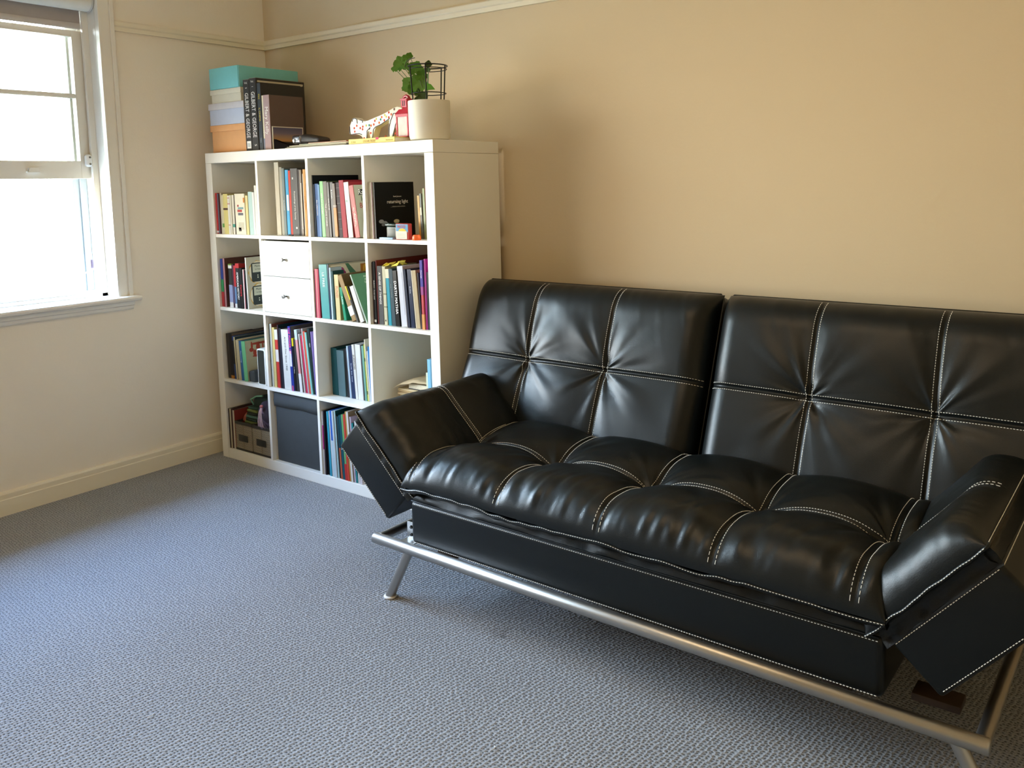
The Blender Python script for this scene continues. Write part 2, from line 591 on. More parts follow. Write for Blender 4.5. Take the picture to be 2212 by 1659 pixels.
for z in (.2, .82):
    box('fence_rail', .012, .05, -1.68, 2.35, z, z + .07, M_FENCE, fence)
S(box('ground', -9.0, XL - .32, -6, 6, -.6, -.42, mat('garden_ground', '8C8A78', .9, var=.3, vscale=2)))

# row, cubby, x, y, thickness, height, depth, lean, spine, cover, description, extras
BOOKS = [
  (0, 0, 0.049, 0.0082, 0.0142, 0.1946, 0.129, 0.0, 'C23A38', 'C23A38', 'red paperback with a white square at the foot of its spine', {'b': [(0.03, 0.075, 'F0EEE6')]}),
  (0, 0, 0.0641, 0.009, 0.0094, 0.191, 0.128, 0.0, '6E7486', '6E7486', 'slim slate blue booklet beside the red paperback', {}),
  (0, 0, 0.0743, 0.0073, 0.0089, 0.1852, 0.132, 0.0, '5A3438', '5A3438', 'thin maroon booklet behind cream spines', {}),
  (0, 0, 0.0836, 0.0116, 0.0102, 0.195, 0.153, 0.1, 'E4D9BE', 'E4D9BE', 'slim cream booklet, taller than the ones right of it', {}),
  (0, 0, 0.0947, 0.0108, 0.0146, 0.1851, 0.126, 0.0, 'E8DCB4', 'E8DCB4', 'cream paperback with a small green mark low on its spine', {'b': [(0.17, 0.27, '6FA455')]}),
  (0, 0, 0.1101, 0.0097, 0.036, 0.1901, 0.132, 0.0, 'E9D98A', 'E9D98A', 'yellow paperback with a brown band across its spine', {'b': [(0.6, 0.65, '5A4034')]}),
  (0, 0, 0.1469, 0.0079, 0.017, 0.1821, 0.12, 0.0, 'F0ECDD', 'F0ECDD', 'white paperback with three thin red stripes on its spine', {'b': [(0.93, 0.945, 'B8444A'), (0.78, 0.795, 'B8444A'), (0.23, 0.245, 'B8444A')]}),
  (0, 0, 0.1647, 0.0081, 0.0117, 0.184, 0.15, 0.0, 'E9E2C8', 'E9E2C8', 'plain cream paperback beside the red striped one', {}),
  (0, 0, 0.1772, 0.0111, 0.016, 0.1845, 0.146, 0.0, 'EDE6D2', 'EDE6D2', 'cream paperback with a teal mark low on its spine', {'b': [(0.18, 0.26, '4FA08A')]}),
  (0, 0, 0.1945, 0.011, 0.0086, 0.1843, 0.124, 0.0, '22201F', '22201F', 'thin black booklet between cream spines', {}),
  (0, 0, 0.2043, 0.0085, 0.0772, 0.1899, 0.144, 0.35, 'F3EDD2', 'F3EDD2', 'thick cream boxed book with coloured lettering and a sketch', {'b': [(0.68, 0.73, 'B8555A', 0.25, 0.4), (0.62, 0.67, '7FA6A8', 0.3, 0.85), (0.55, 0.61, 'C0504A', 0.25, 0.7), (0.47, 0.53, '6E7078', 0.3, 0.8), (0.12, 0.3, 'D9D2B6', 0.3, 0.8), (0.08, 0.17, '4A4540', 0.3, 0.55), (0.78, 0.9, 'D98A3A', 0.86, 1.0)]}),
  (0, 0, 0.2826, 0.0107, 0.0188, 0.1812, 0.145, 0.0, 'F0DFA0', 'F0DFA0', 'pale yellow paperback right of the thick boxed book', {}),
  (0, 0, 0.3056, 0.0114, 0.0315, 0.198, 0.131, 0.42, 'BFDCD4', 'BFDCD4', 'pale aqua paperback', {}),
  (0, 0, 0.3378, 0.01, 0.0164, 0.1959, 0.15, 0.65, 'F2F2EC', 'F2F2EC', 'white paperback beside the pale aqua one', {}),
  (0, 0, 0.3551, 0.0095, 0.0172, 0.2265, 0.154, 0.0, 'F4F3E6', 'F4F3E6', 'tallest white booklet at the right end', {}),
  (0, 1, 0.4603, 0.0464, 0.0316, 0.3283, 0.3, 0.0, 'D8CFB6', 'CFC6AE', 'tall beige box file with a pale spine', {}),
  (0, 1, 0.4929, 0.0487, 0.0196, 0.3061, 0.28, 0.2, 'A8A592', 'B0AA98', 'tall pale grey folder', {}),
  (0, 1, 0.5133, 0.0467, 0.0187, 0.3003, 0.212, 0.34, '83908C', '83908C', 'grey green hardback with faint lettering', {'T': ('the Collected', 0.45, 'BEC8C4')}),
  (0, 1, 0.5327, 0.0485, 0.0225, 0.2924, 0.216, 0.0, '4FB4E6', '3E7FC0', 'bright blue paperback with white marks', {'b': [(0.38, 0.62, 'E8F2F6', 0.3, 0.9)]}),
  (0, 1, 0.5562, 0.0484, 0.0166, 0.2895, 0.223, 0.21, 'D8452F', 'B03024', 'bright red hardback with a rounded spine', {}),
  (0, 1, 0.5735, 0.0465, 0.0488, 0.2974, 0.214, 0.0, '6A6763', '55524E', 'thick grey boxed volume with white lettering', {'b': [(0.84, 0.87, 'ECEAE2', 0.25, 0.4), (0.1, 0.13, 'ECEAE2', 0.5, 0.7)], 'T': ('Proceedings of the Society', 0.45, 'ECEAE2', 0.22)}),
  (0, 1, 0.6229, 0.047, 0.0128, 0.293, 0.211, 0.0, '3E342E', '3E342E', 'dark brown booklet beside the grey boxed volume', {}),
  (0, 1, 0.6364, 0.0448, 0.0165, 0.2911, 0.205, 0.0, '7A6A58', '54463C', 'mottled brown and cream paperback', {'b': [(0.1, 0.8, 'E6DCC8', 0.55, 0.85)]}),
  (0, 1, 0.6543, 0.0481, 0.0075, 0.2728, 0.183, 0.0, 'F0ECE0', 'F0ECE0', 'slim white booklet beside the orange spine', {}),
  (0, 1, 0.6625, 0.0442, 0.0171, 0.2921, 0.217, 0.0, 'E0A55C', 'E0A55C', 'tan orange paperback at the right end', {'T': ('SELECTED ESSAYS', 0.5, 'B06A30')}),
  (0, 2, 0.754, 0.0193, 0.004, 0.2648, 0.26, 0.11, '8A9296', '1B2027', 'tall grey spined book with a black cover', {}),
  (0, 2, 0.7584, 0.0202, 0.0078, 0.2257, 0.159, 0.21, '7E8A98', '15151F', 'slate grey hardback leaning left', {}),
  (0, 2, 0.7678, 0.0228, 0.0223, 0.2277, 0.156, 0.63, '6C8FC8', '5E82BE', 'blue paperback with white capital lettering', {'T': ('ALL CREATION', 0.55, 'F2F4F2')}),
  (0, 2, 0.791, 0.0199, 0.0127, 0.224, 0.153, 0.86, '7FA8CF', '7FA8CF', 'slim sky blue paperback', {}),
  (0, 2, 0.805, 0.021, 0.0228, 0.2377, 0.166, 1.19, '6CC463', '58A850', 'bright green hardback with white lettering', {'T': ('MINI ENCOUNTERS', 0.6, 'E8F6E0')}),
  (0, 2, 0.8288, 0.0196, 0.0247, 0.2365, 0.181, 1.42, '8B8377', '6E665C', 'grey brown paperback with white lettering', {'T': ('THE LONG STORIES', 0.4, 'E8E4DA')}),
  (0, 2, 0.8544, 0.0195, 0.0153, 0.2329, 0.172, 1.63, '2A2624', '2A2624', 'black paperback with white title right of the grey brown one', {'T': ('BLACK NATURE', 0.6, 'E8E4DA')}),
  (0, 2, 0.8706, 0.0224, 0.0212, 0.2329, 0.156, 1.85, '1B1916', '1B1916', 'black hardback with bold white title', {'T': ('BURMAN', 0.78, 'FFFFFF')}),
  (0, 2, 0.8926, 0.0182, 0.0167, 0.2275, 0.157, 2.06, '9A8F84', '3A2224', 'grey paperback fading to orange at its foot', {'b': [(0.02, 0.55, 'E0A86C'), (0.56, 0.6, 'C8B8A8')]}),
  (0, 2, 0.9118, 0.0217, 0.0245, 0.2307, 0.173, 2.68, '35201F', '35201F', 'dark maroon hardback with faint ruled lines', {'b': [(0.9, 0.905, '8A7A74'), (0.75, 0.755, '8A7A74'), (0.62, 0.625, '8A7A74'), (0.45, 0.455, '8A7A74'), (0.33, 0.335, '8A7A74'), (0.15, 0.155, '8A7A74')]}),
  (0, 2, 0.9387, 0.019, 0.0298, 0.2397, 0.22, 3.28, 'B8343E', '9A2430', 'crimson hardback, tallest of the leaning books', {}),
  (0, 2, 0.9735, 0.0187, 0.0302, 0.2312, 0.168, 4.52, 'E9E6DE', 'B83038', 'white paperback with a green tag between two red books', {'b': [(0.64, 0.68, 'A8C8B8', 0.2, 0.5)]}),
  (0, 2, 1.0172, 0.0181, 0.0283, 0.2179, 0.21, 8.03, 'B5312C', 'C9C9B2', 'thick red book titled Soundings On with a pale grey cover', {'T': ('Soundings On', 0.4, 'F6EFE4', 0.46), 'side': 'radical'}),
  (0, 3, 1.1065, 0.0159, 0.0115, 0.2293, 0.184, 0.12, 'EDE8D6', 'EDE8D6', 'slim white booklet at the left end', {}),
  (0, 3, 1.1187, 0.0151, 0.0111, 0.229, 0.183, 0.31, 'D9D0B8', 'D9D0B8', 'cream booklet beside the white one', {}),
  (0, 3, 1.1305, 0.0115, 0.0059, 0.2285, 0.16, 0.49, '6A2434', 'EDE6D8', 'thin plum spined booklet against the black cover', {}),
  (0, 3, 1.1372, 0.0162, 0.0092, 0.2281, 0.222, 0.68, '17191A', '1D2020', 'large black book titled returning light, cover facing out', {'side': 'light'}),
  (1, 0, 0.0498, 0.0127, 0.0199, 0.2314, 0.185, 0.0, '3C4FA0', '3C4FA0', 'paperback striped blue, green and red', {'b': [(0.31, 0.57, '3FA063'), (0.0, 0.31, 'C43A3E')]}),
  (1, 0, 0.0806, 0.0071, 0.0138, 0.2352, 0.25, 0.0, 'C08A8E', '6E4A42', 'tall pink spined book with a brown cover', {}),
  (1, 0, 0.1158, 0.0122, 0.0263, 0.2092, 0.142, 0.0, '3A3B3A', '3A3B3A', 'dark paperback with a lilac lower half and green top', {'b': [(0.97, 1, '7FA040'), (0.9, 0.97, 'F0F0EC'), (0.12, 0.52, '9AA6D0'), (0, 0.12, 'F2F2F0')]}),
  (1, 0, 0.1427, 0.0129, 0.0135, 0.209, 0.14, 0.0, '4A3040', '4A3040', 'thin plum paperback between the banded ones', {'b': [(0.1, 0.5, '5A5070')]}),
  (1, 0, 0.157, 0.0126, 0.0153, 0.203, 0.165, 0.0, '6E8FB8', '6E8FB8', 'paperback with pale blue foot and red head', {'b': [(0.5, 1, 'C0343C'), (0, 0.1, 'F0F0F0')]}),
  (1, 0, 0.1731, 0.0123, 0.0277, 0.2135, 0.139, 0.21, '26282C', 'B83036', 'black book with white vertical title and red cover', {'b': [(0.9, 1, 'C8383C')], 'T': ('AMERICAN HISTORY', 0.5, 'FFFFFF', 0.6)}),
  (1, 0, 0.2027, 0.0109, 0.0199, 0.193, 0.13, 0.0, '1B1A1C', '1B1A1C', 'black paperback with red script on its spine', {'T': ('Camera', 0.45, 'D8303A', 0.8)}),
  (1, 0, 0.2233, 0.0146, 0.0141, 0.187, 0.132, 0.0, 'E9DEDC', 'E9DEDC', 'white paperback with red edges', {'b': [(0.0, 1, 'C8484C', 0.7, 0.95)]}),
  (1, 0, 0.2381, 0.0121, 0.0088, 0.1848, 0.121, 0.23, '20242C', '20242C', 'thin navy booklet left of the patterned cover', {}),
  (1, 0, 0.2494, 0.0156, 0.0087, 0.2434, 0.2, 1.02, 'EFEFEA', 'CDCBB8', 'tall white book with dark tag shapes on its facing cover', {'side': 'tags'}),
  (1, 2, 0.754, 0.006, 0.004, 0.2062, 0.136, 0.0, '4A1A2C', '4A1A2C', 'thin dark wine booklet at the left end', {}),
  (1, 2, 0.7587, 0.0053, 0.0276, 0.2138, 0.145, 0.18, 'C8485E', 'A03040', 'pink and red paperback beside the wine booklet', {'b': [(0.0, 1, 'E8A0A0', 0.35, 0.55)]}),
  (1, 2, 0.7934, 0.0074, 0.0531, 0.2338, 0.159, 2.09, '5FB0AE', '4C9694', 'thick teal hardback lettered LE FREE', {'T': ('LE FREE', 0.72, 'E8F4F0', 0.33)}),
  (1, 2, 0.8469, 0.0052, 0.0101, 0.2368, 0.255, 1.1, '1E3A5A', 'CFC9B0', 'tall navy spined book with fruit pictures on its cover', {'side': 'fruit'}),
  (1, 2, 0.8577, 0.0062, 0.0118, 0.2232, 0.06, 1.29, 'C4DCEC', 'C4DCEC', 'slim pale blue booklet', {}),
  (1, 2, 0.8702, 0.0056, 0.0141, 0.2089, 0.06, 1.5, '1F4F50', '1F4F50', 'thin dark teal booklet beside the fungi book', {}),
  (1, 2, 0.8851, 0.0089, 0.0284, 0.194, 0.2, 1.73, 'E6D6A0', 'CDB27A', 'cream hardback lettered FUNGI in red', {'T': ('FUNGI', 0.62, 'C8604A', 0.55), 'side': 'fungi'}),
  (1, 2, 0.9323, 0.0099, 0.0174, 0.1426, 0.12, 9.29, '2FA07A', '2FA07A', 'green paperback lettered FUNGI in white', {'T': ('FUNGI', 0.6, 'E8F4EC', 0.6)}),
  (1, 2, 0.9886, 0.0062, 0.027, 0.2048, 0.147, 23.64, 'A88858', '6E5634', 'tan wood grained book with a white label leaning left', {'b': [(0.12, 0.32, 'F4F2EC')]}),
  (1, 2, 1.0193, 0.0052, 0.0054, 0.1616, 0.12, 24.05, '8A8A86', '8A8A86', 'thin grey pamphlet leaning left', {'b': [(0.62, 1, 'F0E020', 0, 1)]}),
  (1, 2, 1.026, 0.0062, 0.0048, 0.1588, 0.13, 22.85, '3A3A38', '3A3A38', 'thin black pamphlet leaning left', {}),
  (1, 2, 1.032, 0.0092, 0.0066, 0.1591, 0.12, 21.39, 'B8A888', '9A9A98', 'thin beige pamphlet leaning left', {}),
  (1, 2, 1.0397, 0.0052, 0.0234, 0.1583, 0.12, 21.63, 'F2F4F4', 'F2F4F4', 'white paperback leaning left', {}),
  (1, 2, 1.074, 0.0062, 0.0073, 0.2171, 0.2, 24.64, 'D4E8DC', '5E9470', 'tall green covered grammar book leaning at the right end', {'side': 'grammar'}),
  (1, 3, 1.1065, 0.0169, 0.004, 0.2553, 0.199, 0.11, '6E6260', '6E6260', 'brown grey booklet at the left end', {}),
  (1, 3, 1.1109, 0.0165, 0.0162, 0.2578, 0.172, 0.2, '242424', '242424', 'black hardback with a white logo at its foot', {'b': [(0.03, 0.07, 'F4F4F0', 0.15, 0.85)], 'T': ('MUSHRO - Forest mind', 0.55, 'F4F4F0', 0.45)}),
  (1, 3, 1.1277, 0.0204, 0.0072, 0.2636, 0.3, 0.34, '7A2E2C', 'A24E42', 'tall red brown book showing over the row', {}),
  (1, 3, 1.1356, 0.0207, 0.0294, 0.2407, 0.172, 0.51, '555452', '555452', 'grey hardback titled A sense of things', {'T': ('A SENSE OF THINGS', 0.62, 'F0EEE8', 0.45)}),
  (1, 3, 1.1671, 0.0202, 0.0195, 0.2403, 0.181, 0.99, 'D8D2B0', 'D8D2B0', 'cream paperback with small dark marks', {'b': [(0.52, 0.54, '8A8468'), (0.3, 0.32, '8A8468'), (0.06, 0.09, '4A4A3E', 0.3, 0.6)]}),
  (1, 3, 1.1918, 0.0197, 0.0197, 0.2302, 0.177, 2.29, '1FA0B4', '1FA0B4', 'turquoise paperback with a cream head', {'b': [(0.84, 1, 'F0E8C8')]}),
  (1, 3, 1.2129, 0.0182, 0.0237, 0.2315, 0.155, 2.62, '3A5058', '3A5058', 'dark slate hardback beside the turquoise one', {'T': ('essays in method', 0.62, '8FA09A', 0.3)}),
  (1, 3, 1.2377, 0.0168, 0.0239, 0.2262, 0.178, 2.87, '131313', '131313', 'black hardback with jagged white brush lettering', {'T': ('DARTH MATHIA', 0.52, 'FFFFFF', 0.7)}),
  (1, 3, 1.265, 0.0202, 0.0342, 0.2449, 0.194, 3.73, 'E6E8F2', 'D8D8DC', 'thick white ring bound volume', {'b': [(0.2, 0.9, 'B8BED8', 0.75, 0.8)]}),
  (1, 3, 1.3032, 0.0174, 0.0156, 0.234, 0.176, 4.46, '16203A', '16203A', 'dark navy notebook with a dotted edge', {}),
  (1, 3, 1.3195, 0.0197, 0.0236, 0.2346, 0.176, 3.44, '24304C', '24304C', 'navy hardback with pale lettering', {'T': ('Archive', 0.65, 'C8CEDC', 0.35)}),
  (1, 3, 1.347, 0.0198, 0.0253, 0.2317, 0.17, 4.41, 'CDB890', 'CDB890', 'tan paperback with worn cream edges', {'b': [(0.0, 1, 'E8DCC0', 0, 0.2)]}),
  (1, 3, 1.3729, 0.019, 0.0099, 0.223, 0.17, 2.93, '2C1F2C', '2C1F2C', 'thin dark plum booklet', {}),
  (1, 3, 1.3845, 0.0171, 0.0132, 0.2733, 0.214, 0.83, 'D8585A', 'D8585A', 'paperback fading from purple to orange', {'b': [(0.62, 1, '4B3FA0'), (0.5, 0.62, 'A84A90'), (0.0, 0.22, 'F0A860')], 'T': ('Ottoman', 0.8, 'F0E8F4', 0.6)}),
  (1, 3, 1.3993, 0.0205, 0.0112, 0.2791, 0.189, 0.0, 'A81C80', 'A81C80', 'magenta paperback beside the purple and orange one', {}),
  (1, 3, 1.4111, 0.0206, 0.0111, 0.2279, 0.183, 0.0, '2A2A30', '2A2A30', 'short dark paperback at the right end', {}),
  (2, 0, 0.0616, 0.0143, 0.0234, 0.2195, 0.145, 0.7, '4A443E', '4A443E', 'dark grey brown paperback at the left end', {}),
  (2, 0, 0.0855, 0.0155, 0.0219, 0.221, 0.24, 0.83, '2E2A28', '7A6A58', 'black paperback with an orange foot', {'b': [(0, 0.07, 'D89030')]}),
  (2, 0, 0.1114, 0.0158, 0.0199, 0.2103, 0.245, 1.92, '2F4C86', '2B4A70', 'blue and black paperback', {'b': [(0.35, 0.9, '26262A')]}),
  (2, 0, 0.1328, 0.0113, 0.0104, 0.2081, 0.22, 2.34, 'E0CFA0', '2E4450', 'cream spined book with a navy title cover', {'side': 'navy'}),
  (2, 0, 0.144, 0.0142, 0.0241, 0.1939, 0.144, 2.56, 'E0CDA0', 'E0CDA0', 'thick cream hardback with worn edges', {}),
  (2, 0, 0.1694, 0.0147, 0.023, 0.1923, 0.156, 2.97, '2E6C9C', '2E6C9C', 'mid blue paperback', {'T': ('Phenomenology', 0.6, 'C8DCE8', 0.35)}),
  (2, 0, 0.1948, 0.0121, 0.0296, 0.1932, 0.17, 3.64, '7FD092', 'D2C9A2', 'thick light green book with a red drawing on its cover', {'side': 'crown'}),
  (2, 1, 0.4015, 0.0156, 0.004, 0.2952, 0.198, 0.0, '1F4A44', '1F4A44', 'thin dark green booklet at the left end', {}),
  (2, 1, 0.4059, 0.0154, 0.0087, 0.2953, 0.202, 0.08, 'D8E0E0', 'D8E0E0', 'pale grey paperback', {}),
  (2, 1, 0.4152, 0.015, 0.0064, 0.296, 0.3, 0.2, 'EDE6D0', 'A8685C', 'thin cream booklet with a dusty pink cover', {}),
  (2, 1, 0.4227, 0.0154, 0.0179, 0.2803, 0.206, 0.0, 'EAD68C', 'EAD68C', 'pale yellow paperback', {}),
  (2, 1, 0.4463, 0.0154, 0.0209, 0.2706, 0.187, 1.21, 'D84038', 'D84038', 'red paperback with white panels', {'b': [(0.83, 1, 'F2F0EC'), (0.45, 0.66, 'F2E8E4')]}),
  (2, 1, 0.4686, 0.0144, 0.0094, 0.2947, 0.31, 1.34, '3A1F2C', '1F4750', 'dark plum spined book with a tall teal cover', {}),
  (2, 1, 0.4788, 0.0155, 0.0195, 0.2804, 0.214, 1.48, '252A38', '252A38', 'dark navy hardback left of the thick white one', {}),
  (2, 1, 0.4989, 0.0134, 0.0525, 0.2771, 0.203, 1.61, 'EFEFEA', 'D0CEC4', 'thick white hardback titled Art and Film', {'T': ('Art and Film Since 1945', 0.6, '5A5A5A', 0.28)}),
  (2, 1, 0.5526, 0.0111, 0.0205, 0.2958, 0.31, 1.85, '2B3FA0', '6E6C68', 'bright blue paperback with pink and white lettering', {'b': [(0.38, 0.62, 'F4F0F0', 0.15, 0.8), (0.0, 0.08, 'E86088', 0.3, 0.7)], 'T': ('THE POWER OF', 0.78, 'F05A80', 0.75)}),
  (2, 1, 0.5745, 0.014, 0.0098, 0.2425, 0.177, 2.19, '1E242C', '1E242C', 'black paperback with a yellow head and white lettering', {'b': [(0.85, 1, 'F0E020')], 'T': ('Art History', 0.4, 'F0F0E8', 0.6)}),
  (2, 1, 0.5851, 0.0153, 0.0187, 0.2364, 0.177, 2.37, '3A3836', '3A3836', 'charcoal paperback with small white mark', {}),
  (2, 1, 0.6128, 0.0117, 0.0171, 0.2842, 0.202, 4.54, 'EDA4A8', 'EDA4A8', 'pink and white paperback with a pale blue head', {'b': [(0.84, 1, 'CFE4EC'), (0, 0.3, 'F4F0F0')]}),
  (2, 1, 0.6307, 0.0148, 0.0089, 0.2695, 0.197, 4.68, '262028', '262028', 'thin black booklet among pink spines', {}),
  (2, 1, 0.6403, 0.0111, 0.0077, 0.2681, 0.207, 4.83, 'F0EEEE', 'F0EEEE', 'thin white booklet left of the crimson spine', {}),
  (2, 1, 0.6488, 0.0151, 0.0136, 0.2603, 0.175, 4.99, 'CF2A58', 'CF2A58', 'crimson paperback with a torn head', {}),
  (2, 1, 0.6632, 0.0137, 0.0081, 0.2937, 0.21, 5.15, 'D6DADC', 'D6DADC', 'tall pale grey paperback', {}),
  (2, 1, 0.672, 0.0149, 0.0139, 0.2819, 0.199, 5.3, 'E4604C', 'E4604C', 'coral red paperback', {}),
  (2, 1, 0.6874, 0.0122, 0.0124, 0.2789, 0.203, 5.57, '8ED8D0', '8ED8D0', 'thin aqua booklet', {}),
  (2, 1, 0.7012, 0.0158, 0.0175, 0.2963, 0.202, 5.42, '12282A', '16282C', 'near black green hardback with a small white mark', {'b': [(0.72, 0.78, 'E8ECEC', 0.5, 0.65)]}),
  (2, 1, 0.7193, 0.0116, 0.0065, 0.2846, 0.212, 3.6, '9C88D0', '9C88D0', 'lavender paperback at the right end', {}),
  (2, 2, 0.7714, 0.0634, 0.0399, 0.2108, 0.3, 0.39, '14575E', '14575E', 'dark teal hardback at the left end', {}),
  (2, 2, 0.8147, 0.0612, 0.0479, 0.2046, 0.162, 1.35, '5E7C82', '5E7C82', 'grey blue cloth bound scrapbook', {}),
  (2, 2, 0.8685, 0.0629, 0.0093, 0.2168, 0.143, 2.52, '2A2C30', '2A2C30', 'thin black booklet beside the scrapbook', {}),
  (2, 2, 0.8784, 0.0634, 0.0089, 0.2172, 0.148, 2.69, '55565A', '55565A', 'thin grey booklet beside the black one', {}),
  (2, 2, 0.8887, 0.0605, 0.0118, 0.2291, 0.179, 3.06, 'BFD6EC', 'BFD6EC', 'pale blue edged booklet', {}),
  (2, 2, 0.9015, 0.0611, 0.0245, 0.2298, 0.178, 3.31, '22365E', '22365E', 'navy hardback with three small white titles', {'T': ('Macmillan  Essays  Selected', 0.5, 'C8D4E4', 0.28)}),
  (2, 2, 0.9268, 0.0598, 0.0163, 0.2397, 0.188, 3.53, 'EEEEE8', 'EEEEE8', 'white paperback with a big black title', {'T': ('SURFACES', 0.68, '4A4A48', 0.8)}),
  (2, 2, 0.9438, 0.0599, 0.0324, 0.242, 0.164, 2.32, 'F4F6F8', 'DDE4E6', 'thick white paperback', {}),
  (2, 2, 0.9767, 0.0615, 0.005, 0.2427, 0.172, 2.43, '4A4450', '4A4450', 'thin dark booklet beside the thick white one', {}),
  (2, 2, 0.9824, 0.0617, 0.0143, 0.2393, 0.189, 2.59, '7FB4A4', '7FB4A4', 'sage green paperback', {}),
  (2, 2, 0.9979, 0.0626, 0.0078, 0.2469, 0.163, 2.91, 'D4DC5A', 'D4DC5A', 'yellow green booklet', {'b': [(0.7, 0.76, '5A6020', 0.2, 0.8), (0.12, 0.18, '5A6020', 0.2, 0.8)]}),
  (2, 2, 1.0064, 0.0606, 0.0071, 0.2691, 0.22, 3.06, 'EDE6CC', 'E0D8BC', 'tallest cream folder', {}),
  (2, 2, 1.0141, 0.0614, 0.0071, 0.2195, 0.168, 2.51, 'F0F4F6', 'F0F4F6', 'short white booklet', {}),
  (2, 2, 1.0219, 0.0614, 0.0063, 0.2393, 0.16, 2.43, '4A9CE4', '4A9CE4', 'bright blue booklet at the right end', {}),
  (3, 0, 0.049, 0.0082, 0.0079, 0.1982, 0.157, 0.0, '3A2A2A', '3A2A2A', 'thin dark brown book at the left end', {}),
  (3, 0, 0.058, 0.0088, 0.0131, 0.1987, 0.155, 0.0, 'D8CDB0', '3A2A2A', 'cream spined book beside the dark brown one', {}),
  (3, 0, 0.0723, 0.0119, 0.0072, 0.2, 0.151, 0.0, '5A3034', '5A3034', 'thin maroon book between two cream ones', {}),
  (3, 0, 0.0806, 0.0104, 0.0131, 0.1939, 0.146, 0.0, 'E4DAC0', 'A04038', 'wider cream spined book next to the wicker basket', {}),
  (3, 2, 0.754, 0.0066, 0.004, 0.2911, 0.227, 0.0, 'E8E4DA', 'E8E4DA', 'slim white booklet at the left end', {}),
  (3, 2, 0.7584, 0.0073, 0.0057, 0.2869, 0.223, 0.0, 'E8E0E0', 'E8E0E0', 'magenta and white paperback', {'b': [(0.4, 0.78, 'C02C84')]}),
  (3, 2, 0.7659, 0.0065, 0.0107, 0.2901, 0.224, 0.0, '2A242C', '2A242C', 'dark plum booklet', {}),
  (3, 2, 0.777, 0.0129, 0.0119, 0.2881, 0.214, 0.08, '1C2A30', '1C2A30', 'black hardback', {}),
  (3, 2, 0.7955, 0.0072, 0.0135, 0.29, 0.199, 1.39, '3FB0CC', '3FB0CC', 'turquoise paperback', {}),
  (3, 2, 0.8097, 0.0089, 0.0077, 0.2935, 0.209, 1.54, 'F0F0EE', 'F0F0EE', 'thin white booklet beside the turquoise one', {}),
  (3, 2, 0.8182, 0.0083, 0.0143, 0.2973, 0.204, 1.71, '2E6ED0', '2E6ED0', 'royal blue and pale paperback', {'b': [(0, 0.55, 'CFE8F0')]}),
  (3, 2, 0.8333, 0.0054, 0.0123, 0.2973, 0.204, 1.86, 'DCE8EC', 'DCE8EC', 'pale blue paperback', {}),
  (3, 2, 0.8464, 0.009, 0.0104, 0.3002, 0.3, 2.01, 'BFE4E8', '146074', 'aqua spined book with a deep teal cover', {}),
  (3, 2, 0.8577, 0.0095, 0.0094, 0.279, 0.199, 2.18, '2C2C30', '2C2C30', 'thin charcoal booklet', {}),
  (3, 2, 0.8679, 0.0079, 0.0112, 0.2772, 0.197, 2.35, 'D06A4A', 'D06A4A', 'paperback with an orange checked spine', {'b': [(0.5, 1, '1F4A54')]}),
  (3, 2, 0.88, 0.0081, 0.0177, 0.2852, 0.194, 2.52, '155A66', '155A66', 'thick dark teal paperback', {'T': ('poetry', 0.5, 'E8F0F0', 0.4)}),
  (3, 2, 0.8984, 0.007, 0.0139, 0.2909, 0.227, 2.68, '78B87A', '4A3A44', 'mint green paperback with a red foot', {'b': [(0, 0.25, 'C83A34')]}),
  (3, 2, 0.9131, 0.0059, 0.0129, 0.2931, 0.219, 2.84, 'E05040', 'E05040', 'orange red paperback', {}),
  (3, 2, 0.9269, 0.0066, 0.0096, 0.3076, 0.217, 3.0, 'C49A50', 'C49A50', 'mustard paperback', {}),
  (3, 2, 0.9373, 0.0051, 0.0133, 0.3091, 0.28, 3.15, 'F0ECE4', 'B49C78', 'white spined book with a tan cover', {}),
  (3, 2, 0.9514, 0.0097, 0.0109, 0.2878, 0.221, 3.31, 'D8C8DC', 'D8C8DC', 'pale lilac paperback', {}),
  (3, 2, 0.9632, 0.009, 0.0118, 0.2616, 0.202, 3.49, '2A9094', '16404A', 'short teal paperback', {}),
  (3, 2, 0.9758, 0.0098, 0.0127, 0.2728, 0.187, 2.11, 'E8E6E0', 'E8E6E0', 'white paperback behind the sofa arm', {}),
  (3, 2, 0.9901, 0.0079, 0.014, 0.2983, 0.217, 0.0, 'F0E8EC', 'F0E8EC', 'tall white paperback behind the sofa arm', {}),
]

# ------------------------------------------------------------------ bookcase (front plane y=0, depth .39)
BW, BT, BD = 1.49, 0.048, 0.016
BC = (BW - 2 * BT - 3 * BD) / 4
CX = lambda k: BT + k * (BC + BD)
SHELF = lambda r: BT + (3 - r) * (BC + BD)


def shelf_z(r):
    return SHELF(r)


bc = empty('bookcase', (BW / 2, 0.195, 0))
tag(bc, 'large white square cube bookcase, four cubbies by four, in the corner', 'bookcase')
BI = (-BW / 2, -0.195, 0)
bevel = .0012
box('top_panel', 0, BW, 0, .39, BW - BT, BW, M_WHITE, bc, bevel, 1, loc=BI)
box('side_panel', 0, BT, 0, .39, 0, BW - BT - .0006, M_WHITE, bc, bevel, 1, loc=BI)
box('side_panel', BW - BT, BW, 0, .39, 0, BW - BT - .0006, M_WHITE, bc, bevel, 1, loc=BI)
box('base_panel', BT + .0003, BW - BT - .0003, 0.001, .39, 0, BT, M_WHITE, bc, bevel, 1, loc=BI)
for r in range(3):
    z = SHELF(r)
    box('shelf', BT + .0003, BW - BT - .0003, .001, .389, z - BD, z, M_WHITE, bc, .0008, 1, loc=BI)
for r in range(4):
    for k in range(1, 4):
        x = CX(k) - BD
        box('divider', x, x + BD, .0015, .389, SHELF(r) + .0002, SHELF(r) + BC - .0002, M_WHITE, bc, .0008, 1, loc=BI)

